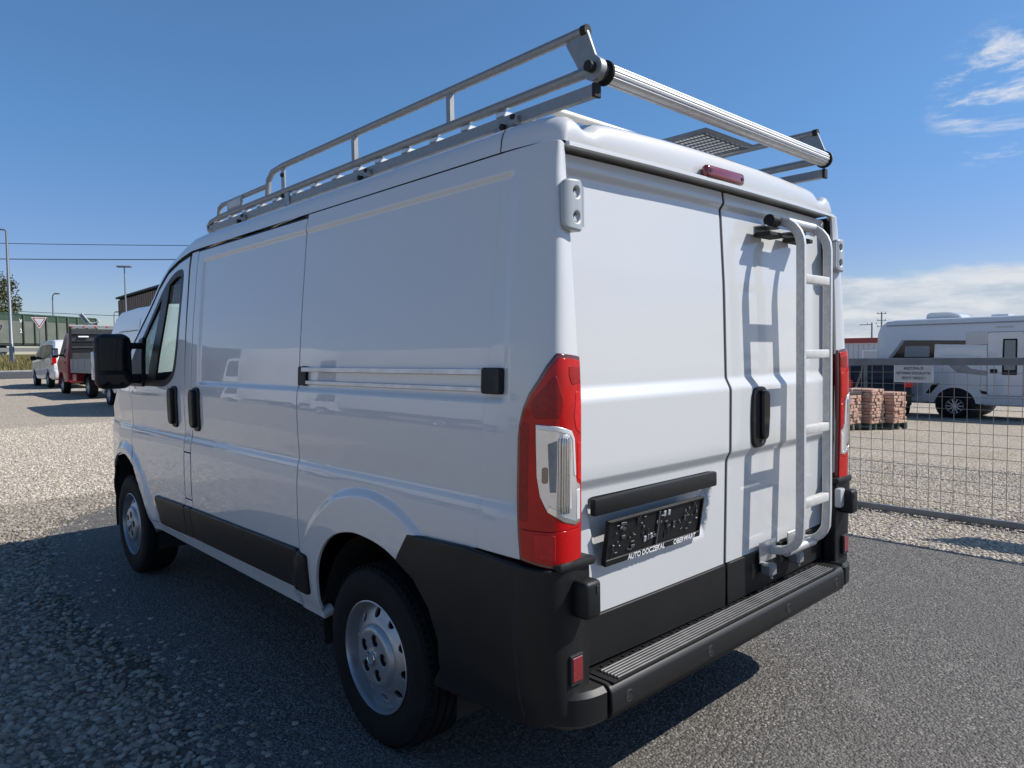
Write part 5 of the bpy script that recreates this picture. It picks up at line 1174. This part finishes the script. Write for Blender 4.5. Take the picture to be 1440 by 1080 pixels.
# guard rail along the road
gd = thing('guard_rail', 'grey steel guard rail with posts in front of the railway bank', 'guard rail', (3.0, 64.6, tz(3, 64.6)), math.atan2(.63, 2.27)); gm = M['zinc']
mb = MB()
gp = [(-.02, -.15), (.03, -.12), (.03, -.06), (-.01, -.03), (-.01, .03), (.03, .06), (.03, .12), (-.02, .15)]
mb.tube([(-22, 0, .62), (22, 0, .62)], 0, prof=[(b, a) for a, b in gp], cap=False, up=(0, 1, 0)); mb.build('rail_beam', gm, gd)
mb = MB(); mb.box((0, .05, .62), (44, .03, .26), .01); mb.build('rail_beam', gm, gd)
mb = MB(); mb.box((0, 0, .35), (.06, .1, .7), .005); po = mb.build('post', gm, gd); po.location = (-20, .12, 0)
for k in range(1, 11): inst('post', po, gd, (-20+4*k, .12, 0))
# give-way signs
def giveway(loc, lab, h, rz):
    s = thing('giveway_sign', lab, 'road sign', loc, rz, 'give-way signs at the road')
    mb = MB(); mb.cyl((0, 0, 0), (0, 0, h), .04, 12); mb.build('pole', M['zinc'], s)
    T = lambda k: [(k*math.cos(R(a)), h-.28+k*math.sin(R(a))) for a in (30, 150, 270)]
    mb = MB(); mb.prism([tuple(q) for q in round_poly(T(.53), .05)], 'y', -.055, -.045); mb.build('sign_plate', M['text'], s)
    mb = MB(); mb.prism([tuple(q) for q in round_poly(T(.46), .05)], 'y', -.060, -.056); mb.build('sign_border', mat('sign_red', (.36, .02, .03), .5) if 'sign_red' not in bpy.data.materials else bpy.data.materials['sign_red'], s)
    mb = MB(); mb.prism([tuple(q) for q in round_poly(T(.345), .03)], 'y', -.065, -.061); mb.build('sign_face', M['clear2'], s)
giveway((7.9, 57.8, tz(7.9, 57.8)), 'white triangular give-way sign with red border in front of the freight wagon', 3.3, R(-8))
giveway((5.45, 57.2, tz(5.45, 57.2)), 'give-way sign cut off by the left edge of the view', 2.75, R(-50))
# street lamps
def lamp(loc, h, lab, r=.075, head='arm', rz=0):
    s = thing('street_lamp', lab, 'street lamp', loc, rz, 'street lamps along the road')
    mb = MB(); mb.lathe([(0, r*1.25), (1.2, r*1.2), (1.25, r), (h, r*.55)], 'z', (0, 0, 0), 16, closed=True); mb.build('pole', M['zinc'], s)
    if head == 'arm':
        mb = MB(); mb.tube([(0, 0, h-.05), (-.12, 0, h+.06), (-.5, 0, h+.10)], r*.45, 8); mb.build('arm', M['zinc'], s)
        mb = MB(); mb.box((-.72, 0, h+.10), (.55, .22, .10), .03, seg=2); mb.build('lamp_head', M['zincdark'], s)
    elif head == 'curve':
        mb = MB(); mb.tube([(0, 0, h-.05), (.03, 0, h+.2), (.14, 0, h+.35), (.30, 0, h+.40)], r*.5, 8); mb.build('arm', M['zinc'], s)
        mb = MB(); mb.box((.45, 0, h+.38), (.5, .26, .13), .05, seg=2); mb.build('lamp_head', M['zincdark'], s)
    else:
        mb = MB(); mb.box((0, 0, h+.06), (.85, .32, .10), .03, seg=2); mb.build('lamp_head', M['zincdark'], s)
    return s
lamp((6.45, 59.2, tz(6.45, 59.2)-.05), 9.25, 'tall grey lamp post at the left edge, taller than the freight wagon', .13, 'arm', R(-40))
lamp((10.9, 48.3, tz(10.9, 48.3)), 6.55, 'thin lamp post with a flat wide head above the tall white van', .065, 'flat', R(-35))
lamp((13.1, 80.8, 1.9), 5.6, 'dark lamp post with a curved neck rising behind the freight wagon', .10, 'curve', R(-40))
lamp((21.6, 93.2, 2.0), 4.6, 'small curved lamp post beside the slatted brown building', .07, 'curve', R(-40))
# tilted signal plate on the end of the wagon
sp_ = thing('signal_board', 'tilted white-framed board on a thin mast at the right end of the freight wagon', 'signal', (11.5, 61.4, tz(11.5, 61.4)), R(-40))
mb = MB(); mb.cyl((0, 0, 0), (0, 0, 3.05), .04, 10); mb.build('mast', M['zinc'], sp_)
rt = Matrix.Rotation(R(-42), 3, 'Y')
mb = MB(); mb.box((0, -.06, 3.15), (.34, .04, .95), .06, rot=Matrix.Rotation(R(-38), 3, 'Y')); bd = mb.build('board', M['text'], sp_)
mb = MB(); mb.box((0, -.083, 3.15), (.20, .012, .78), .005, rot=Matrix.Rotation(R(-38), 3, 'Y')); mb.build('board_face', M['zincdark'], bd)
mb = MB(); mb.tube([(.2, 0, 2.85), (.6, 0, 2.78), (1.1, 0, 2.95)], .05, 8); mb.build('arm', M['text'], sp_)
# brown slatted building
bb = thing('slatted_building', 'brown building with vertical slats and dark roof edge behind the tall white van', 'building', (15.5, 67.3, tz(15.5, 67)), math.atan2(48.9-67.3, 14.6-15.5))
slat_m = mat('brown_slats', (.42, .27, .19), .75, color2=(.50, .33, .24), vscale=2); wall_m = mat('brown_wall', (.030, .022, .018), .85)
Lb, hb_, db = 20.0, 4.75, 14.0
mb = MB(); mb.box((Lb/2, db/2, hb_/2), (Lb, db, hb_)); mb.build('wall', wall_m, bb)
mb = MB(); mb.box((Lb/2, db/2, hb_+.12), (Lb+.5, db+.5, .16), .02); mb.build('roof', mat('roof_edge', (.05, .05, .052), .6), bb)
mb = MB(); mb.box((0, 0, 0), (.26, .12, hb_-1.0), .008); sl0 = mb.build('slat', slat_m, bb); sl0.location = (.15, -.06, hb_/2+.4)
for k in range(1, 32): inst('slat', sl0, bb, (.15+k*.63, -.06, hb_/2+.4))
for k in range(1, 6):
    mb = MB(); mb.box((k*3.4, -.04, 3.0), (1.3, .06, 1.1), .01); mb.build('window', M['darkglass'], bb)
# white shed with a red fascia, beyond the motorhome
ws = thing('white_shed', 'white metal-clad building with a red fascia seen left of the motorhome', 'building', (46.0, 22.5, tz(44, 17)-.25), math.atan2(-1.35, 1.45)-R(25))
mb = MB(); mb.box((6, 4, 1.30), (12, 8, 2.6)); mb.build('wall', mat('white_cladding', (.62, .63, .64), .6), ws)
mb = MB(); mb.box((6, 4, 2.72), (12.3, 8.3, .34), .01); mb.build('fascia', mat('red_fascia', (.30, .055, .05), .6), ws)
mb = MB(); mb.box((0, 0, 0), (.05, .04, 2.4)); rb = mb.build('cladding_rib', M['silver'], ws); rb.location = (.3, -.02, 1.25)
for k in range(1, 38): inst('cladding_rib', rb, ws, (.3+k*.31, -.02, 1.25))
for x in (1.0, 5.5, 9.5):
    mb = MB(); mb.box((x, -.03, 1.6), (1.3, .10, 1.0), .01); w_ = mb.build('window', M['text'], ws); mb = MB(); mb.box((x, -.086, 1.6), (1.1, .01, .8)); mb.build('pane', M['silver'], w_)
mb = MB(); mb.box((.15, -.15, 1.2), (.16, .16, 2.4), .01); mb.build('corner_post', M['trim'], ws)
# power poles and cables
def power_pole(loc, h, lab, lattice):
    s = thing('power_pole', lab, 'power pole', loc, R(-45))
    mb = MB(); mb.lathe([(0, .16), (h, .10)], 'z', (0, 0, 0), 10, closed=True); mb.build('pole', M['zincdark'], s)
    for z in ((h-.3, h-1.4, h-2.4) if lattice else (h-.3,)):
        mb = MB(); mb.box((0 if lattice else -.8, 0, z), (1.5 if lattice else 1.8, .10, .10)); mb.build('cross_arm', M['zincdark'], s)
        for x in (-.6, .6):
            mb = MB(); mb.cyl((x, 0, z), (x, 0, z+.3), .05, 8); mb.build('insulator', M['zincdark'], s)
power_pole((121.5, 43.2, -.75), 7.8, 'far power pole with three cross arms above the white shed', True)
power_pole((104.5, 38.4, -.75), 5.6, 'plain far pole with a single side arm above the white shed', False)
def cable(name, p, q, sag, r, lab):
    p, q = Vector(p), Vector(q); mb = MB(); mb.tube([p.lerp(q, k/16)-Vector((0, 0, sag*4*(k/16)*(1-k/16))) for k in range(17)], r, 5); tag(mb.build(name, M['cable']), lab, 'cable', 'overhead cables on the left')
cable('overhead_cable', (-20, 153.3, 20.0), (60, 78.3, 16.6), .8, .045, 'upper overhead cable crossing the sky at the left')
cable('overhead_cable', (-20, 153.3, 17.4), (60, 78.3, 15.0), .8, .060, 'lower overhead cable crossing the sky at the left')
cable('overhead_cable', (7, 100, 7.4), (40, 72, 5.4), .3, .03, 'lowest thin cable running past the end of the freight wagon')
# tree behind the wagons
def tree(loc, h, rad, lab):
    t = thing('leafy_tree', lab, 'tree', loc); bark = mat('bark', (.10, .08, .06), .9, var=.4, vscale=3, bump=.5, bscale=20)
    mb = MB(); mb.tube([(0, 0, 0), (.1, 0, h*.2), (-.05, .1, h*.45), (.1, 0, h*.75), (.0, 0, h*.93)], 0, prof=[(.26*math.cos(a), .26*math.sin(a)) for a in [2*math.pi*k/9 for k in range(9)]]); tk = mb.build('trunk', bark, t)
    q = np.random.default_rng(11)
    for v in tk.data.vertices: k = 1-.8*v.co.z/h; v.co.x *= k; v.co.y *= k
    for k in range(11):
        a = q.uniform(0, 6.28); z0 = h*q.uniform(.25, .7); l = rad*q.uniform(.6, .95)
        mb = MB(); mb.tube([(0, 0, z0), (math.cos(a)*l*.5, math.sin(a)*l*.5, z0+l*.35), (math.cos(a)*l, math.sin(a)*l, z0+l*.55)], .07, 6); mb.build('limb', bark, t)
    vs, fs = [], []
    cl = [(q.normal(0, 1, 3)) for _ in range(120)]
    for c in cl:
        c = c/np.linalg.norm(c)*q.uniform(.35, 1)**.5; zc = h*.57+c[2]*h*.42; w = rad*(.55+.45*math.sin(math.pi*min(1, max(0, (zc/h-.1)/.95)))); cx_, cy_ = c[0]*w, c[1]*w; cr = rad*q.uniform(.16, .30)
        for _ in range(95):
            d = q.normal(0, 1, 3); d = d/np.linalg.norm(d)*cr*q.uniform(.3, 1.05)**.6; p = np.array([cx_, cy_, zc])+d*[1, 1, .8]+[0, 0, -abs(q.normal(0, .08))]
            a = q.normal(0, 1, 3); a /= np.linalg.norm(a); b = np.cross(a, q.normal(0, 1, 3)); b /= np.linalg.norm(b); s = q.uniform(.10, .20); i = len(vs)
            vs += [tuple(p-a*s), tuple(p+b*s*.45), tuple(p+a*s), tuple(p-b*s*.45)]; fs.append((i, i+1, i+2, i+3))
    me = bpy.data.meshes.new('crown'); me.from_pydata(vs, [], fs); me.materials.append(mat('foliage', (.045, .062, .022), .7, color2=(.105, .098, .035), vscale=.9)); o = link(bpy.data.objects.new('crown', me), t)
tree((8.9, 96.0, 2.0), 10.0, 3.9, 'dark green leafy tree behind the wagons at the left edge')
tree((4.0, 102.0, 2.0), 9.0, 3.6, 'leafy tree just outside the left edge behind the wagons')

# ------------------------------------------------------------------ across the yard on the left: seen only as reflections in the van's side
rb_ = thing('salmon_building', 'low salmon-pink building with a dark gable roof, mirrored in the van side', 'building', (-22, 57, tz(-21, 56)-.6), R(-24))
mb = MB(); mb.box((0, 0, 1.35), (17, 9, 2.7)); mb.build('wall', mat('salmon_render', (.55, .27, .20), .8, var=.15, vscale=1), rb_)
mb = MB(); mb.prism([(-5.2, 2.7), (5.2, 2.7), (5.2, 2.85), (0, 5.0), (-5.2, 2.85)], 'x', -8.9, 8.9); mb.build('roof', mat('dark_roof', (.06, .06, .07), .7), rb_)
for x in (-5, -1.5, 2, 5.5):
    mb = MB(); mb.box((x, -4.51, 1.5), (1.4, .08, 1.2), .01); mb.build('window', M['darkglass'], rb_)
def box_truck(loc, rz, lab, L_, h):
    t = thing('box_truck', lab, 'truck', loc, rz, 'white box trucks mirrored in the van side')
    mb = MB(); mb.box((0, L_/2, .9+h/2), (2.3, L_, h), .05, seg=2); mb.build('cargo_box', M['white_far'], t)
    mb = MB(); mb.prism([(L_+.1, .5), (L_+1.9, .5), (L_+1.95, 1.2), (L_+1.55, 2.3), (L_+.1, 2.35)], 'x', -1.0, 1.0, .06); mb.build('cab', M['white_far'], t)
    for sx in (-1, 1):
        for y in (1.2, L_+1.1): simple_wheel(t, sx*.95, y, .42, .26, sx)
        mb = MB(); mb.prism([(L_+.4, 1.4), (L_+1.6, 1.4), (L_+1.35, 2.05), (L_+.4, 2.1)], 'x', sx*1.0, sx*1.012); mb.build('cab_window', M['darkglass'], t)
    mb = MB(); mb.box((0, L_/2+.5, .72), (1.0, L_+1, .3)); mb.build('chassis', M['dark'], t)
box_truck((-12.0, 20.8, tz(-12, 24)), R(0), 'white box truck mirrored in the front half of the van side', 5.5, 2.1)
box_truck((-11.0, 11.0, tz(-11, 14)), R(1), 'longer white box truck mirrored in the rear half of the van side', 6.2, 1.9)
pc = copy_tree(mv); pc.location = (-8.6, 29.0, tz(-9, 30)); pc.rotation_euler = (0, 0, R(-25)); pc['label'] = 'white people carrier across the yard, mirrored in the van side'

# ------------------------------------------------------------------ loose stones on the ground (geometry nodes)
def stones(k_):
    src = []
    stone_m = []
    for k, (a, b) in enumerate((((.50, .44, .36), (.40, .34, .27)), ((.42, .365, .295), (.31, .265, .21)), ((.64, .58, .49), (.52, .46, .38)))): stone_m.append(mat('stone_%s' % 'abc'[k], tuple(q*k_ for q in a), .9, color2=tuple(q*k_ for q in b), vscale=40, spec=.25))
    c = bpy.data.collections.new('stone_kinds')
    q = np.random.default_rng(5)
    for k in range(7):
        bm = bmesh.new(); bmesh.ops.create_icosphere(bm, subdivisions=1 if k % 2 else 2, radius=1)
        n = [q.normal(0, 1, 3) for _ in range(7)]
        for v in bm.verts:
            co = np.array(v.co)
            for d in n:
                d = d/np.linalg.norm(d); t = co@d; lim = .62+.25*abs(d[0]); co = co-d*max(0, t-lim)*.9
            v.co = Vector(co*[1.05, .82, .62])
        me = bpy.data.meshes.new('stone'); bm.to_mesh(me); bm.free(); me.materials.append(stone_m[k % 3]); o = bpy.data.objects.new('stone', me); c.objects.link(o)
    return c
STONES = stones(1.0); STONES_SHADED = stones(.60)  # second set is the same stones darkened, van shade put into their colour
def scatter(name, label, region, density, smin, smax, seed, lift=0., kinds=None):
    """region: list of quads' grid (x0,x1,y0,y1,step) with a keep test; stones are instanced on it"""
    x0, x1, y0, y1, st, keep = region; xs = np.arange(x0, x1+st*.5, st); ys = np.arange(y0, y1+st*.5, st); vs, fs, dn = [], [], []
    for y in ys:
        for x in xs: vs.append((x, y, tz(x, y)+lift))
    nx = len(xs)
    wts = []
    for j in range(len(ys)-1):
        for i in range(nx-1):
            w = keep(x0+(i+.5)*st, y0+(j+.5)*st)
            if w > .02: fs.append((j*nx+i, j*nx+i+1, (j+1)*nx+i+1, (j+1)*nx+i)); wts.append(w)
    me = bpy.data.meshes.new(name); me.from_pydata(vs, [], fs); at = me.attributes.new('dens', 'FLOAT', 'FACE'); at.data.foreach_set('value', [w*density for w in wts])
    o = link(bpy.data.objects.new(name, me)); tag(o, label, None, None, 'stuff')
    ng = bpy.data.node_groups.new(name, 'GeometryNodeTree'); ng.interface.new_socket('Geometry', in_out='INPUT', socket_type='NodeSocketGeometry'); ng.interface.new_socket('Geometry', in_out='OUTPUT', socket_type='NodeSocketGeometry')
    N, L = ng.nodes, ng.links; gi, go = N.new('NodeGroupInput'), N.new('NodeGroupOutput')
    dp = N.new('GeometryNodeDistributePointsOnFaces'); na = N.new('GeometryNodeInputNamedAttribute'); na.data_type = 'FLOAT'; na.inputs['Name'].default_value = 'dens'; L.new(na.outputs['Attribute'], dp.inputs['Density']); dp.inputs['Seed'].default_value = seed; L.new(gi.outputs[0], dp.inputs['Mesh'])
    ci = N.new('GeometryNodeCollectionInfo'); ci.inputs['Collection'].default_value = kinds or STONES; ci.inputs['Separate Children'].default_value = True; ci.inputs['Reset Children'].default_value = True
    ip = N.new('GeometryNodeInstanceOnPoints'); ip.inputs['Pick Instance'].default_value = True; L.new(dp.outputs['Points'], ip.inputs['Points']); L.new(ci.outputs[0], ip.inputs['Instance'])
    rv = N.new('FunctionNodeRandomValue'); rv.data_type = 'FLOAT_VECTOR'; rv.inputs[0].default_value = (-.5, -.5, 0); rv.inputs[1].default_value = (.5, .5, 6.28); L.new(rv.outputs[0], ip.inputs['Rotation'])
    rs = N.new('FunctionNodeRandomValue'); rs.data_type = 'FLOAT'; rs.inputs[2].default_value = 0; rs.inputs[3].default_value = 1; rs.inputs['Seed'].default_value = 3
    pw = N.new('ShaderNodeMath'); pw.operation = 'POWER'; pw.inputs[1].default_value = 2.2; L.new(rs.outputs[1], pw.inputs[0])
    ma = N.new('ShaderNodeMapRange'); L.new(pw.outputs[0], ma.inputs['Value']); ma.inputs['To Min'].default_value = smin; ma.inputs['To Max'].default_value = smax; L.new(ma.outputs[0], ip.inputs['Scale'])
    L.new(ip.outputs[0], go.inputs[0]); md = o.modifiers.new('scatter', 'NODES'); md.node_group = ng
    return o
def edge_x(y): return float(np.interp(y, [-14, -3, .5, 1.1, 2.0, 3.3, 4.6, 5.6, 6.1, 6.6, 7.2, 7.3], [-1.9, -1.6, -1.22, -1.26, -1.20, -1.30, -1.18, -1.02, -.80, -.30, .9, 4]))
def keep_left(x, y):
    if y > 7.3: e = 9
    else: e = edge_x(y)
    d = e-x; return float(np.clip((d+.20)/.55, 0, 1))**1.4
scatter('loose_gravel', 'coarse loose gravel at the left of the van', (-4.5, 1.2, .4, 7.4, .1, keep_left), 1900, .006, .0245, 1, 0., STONES_SHADED)
scatter('loose_gravel', 'coarse loose gravel farther along at the left of the van', (-5, 6, 7.4, 16, .2, lambda x, y: 1. if x < .9+.75*(y-7.4)+2.5 else .0), 900, .008, .022, 2)
scatter('fence_gravel', 'pale gravel along the mesh fence', (3.2, 8.2, -2.4, 5.0, .1, lambda x, y: float(np.clip((x-3.15)/.14, 0, 1))), 1250, .006, .018, 3)
scatter('asphalt_grit', 'small loose stones lying on the asphalt', (-1.4, 3.3, -1.5, 6.4, .2, lambda x, y: .25+2.2*float(np.clip((.0-x)/1.2, 0, 1))*(1 if y < 7 else 0) if x > edge_x(y)-.05 else 0), 60, .002, .0055, 4, .005, STONES_SHADED)
# tufts of weed by the fence
def weeds():
    q = np.random.default_rng(3); vs, fs = [], []
    for cx_, cy_, n, sp_w in ((4.45, 1.38, 90, .10), (4.75, 1.15, 60, .14), (6.6, 1.6, 160, .5), (7.3, 1.0, 190, .7), (8.2, .6, 160, .8), (16.5, 5.3, 200, .6), (17.5, 4.6, 160, .8)):
        for _ in range(n):
            x, y = cx_+q.normal(0, sp_w), cy_+q.normal(0, sp_w*.7); z = tz(x, y); h = q.uniform(.008, .032); a = q.uniform(0, 6.28); l = q.uniform(.3, 1.0)*h; w = q.uniform(.002, .005); dx, dy = math.cos(a), math.sin(a); i = len(vs)
            vs += [(x-dy*w, y+dx*w, z), (x+dy*w, y-dx*w, z), (x+dx*l*.5+dy*w*.7, y+dy*l*.5-dx*w*.7, z+h*.65), (x+dx*l*.5-dy*w*.7, y+dy*l*.5+dx*w*.7, z+h*.65), (x+dx*l*1.3, y+dy*l*1.3, z+h)]
            fs += [(i, i+1, i+2, i+3), (i+3, i+2, i+4)]
    me = bpy.data.meshes.new('weed_tufts'); me.from_pydata(vs, [], fs); me.materials.append(mat('weed', (.22, .26, .08), .8, color2=(.40, .35, .15), vscale=5)); tag(link(bpy.data.objects.new('weed_tufts', me)), 'sparse green and dry weeds in the gravel beyond the fence', None, None, 'stuff')
weeds()
def bank_grass():
    q = np.random.default_rng(8); vs, fs = [], []
    for _ in range(14000):
        x, y = q.uniform(-6, 16), q.uniform(52.2, 64); z = tz(x, y); h = q.uniform(.08, .38); a = q.uniform(0, 6.28); l = q.uniform(.1, .5)*h; w = q.uniform(.012, .03); dx, dy = math.cos(a), math.sin(a); i = len(vs)
        vs += [(x-dy*w, y+dx*w, z), (x+dy*w, y-dx*w, z), (x+dx*l, y+dy*l, z+h)]; fs.append((i, i+1, i+2))
    me = bpy.data.meshes.new('bank_grass'); me.from_pydata(vs, [], fs); me.materials.append(mat('bank_grass', (.13, .13, .04), .8, color2=(.25, .20, .08), vscale=.7)); tag(link(bpy.data.objects.new('bank_grass', me)), 'dry yellow-green grass on the bank below the guard rail', None, None, 'stuff')
bank_grass()
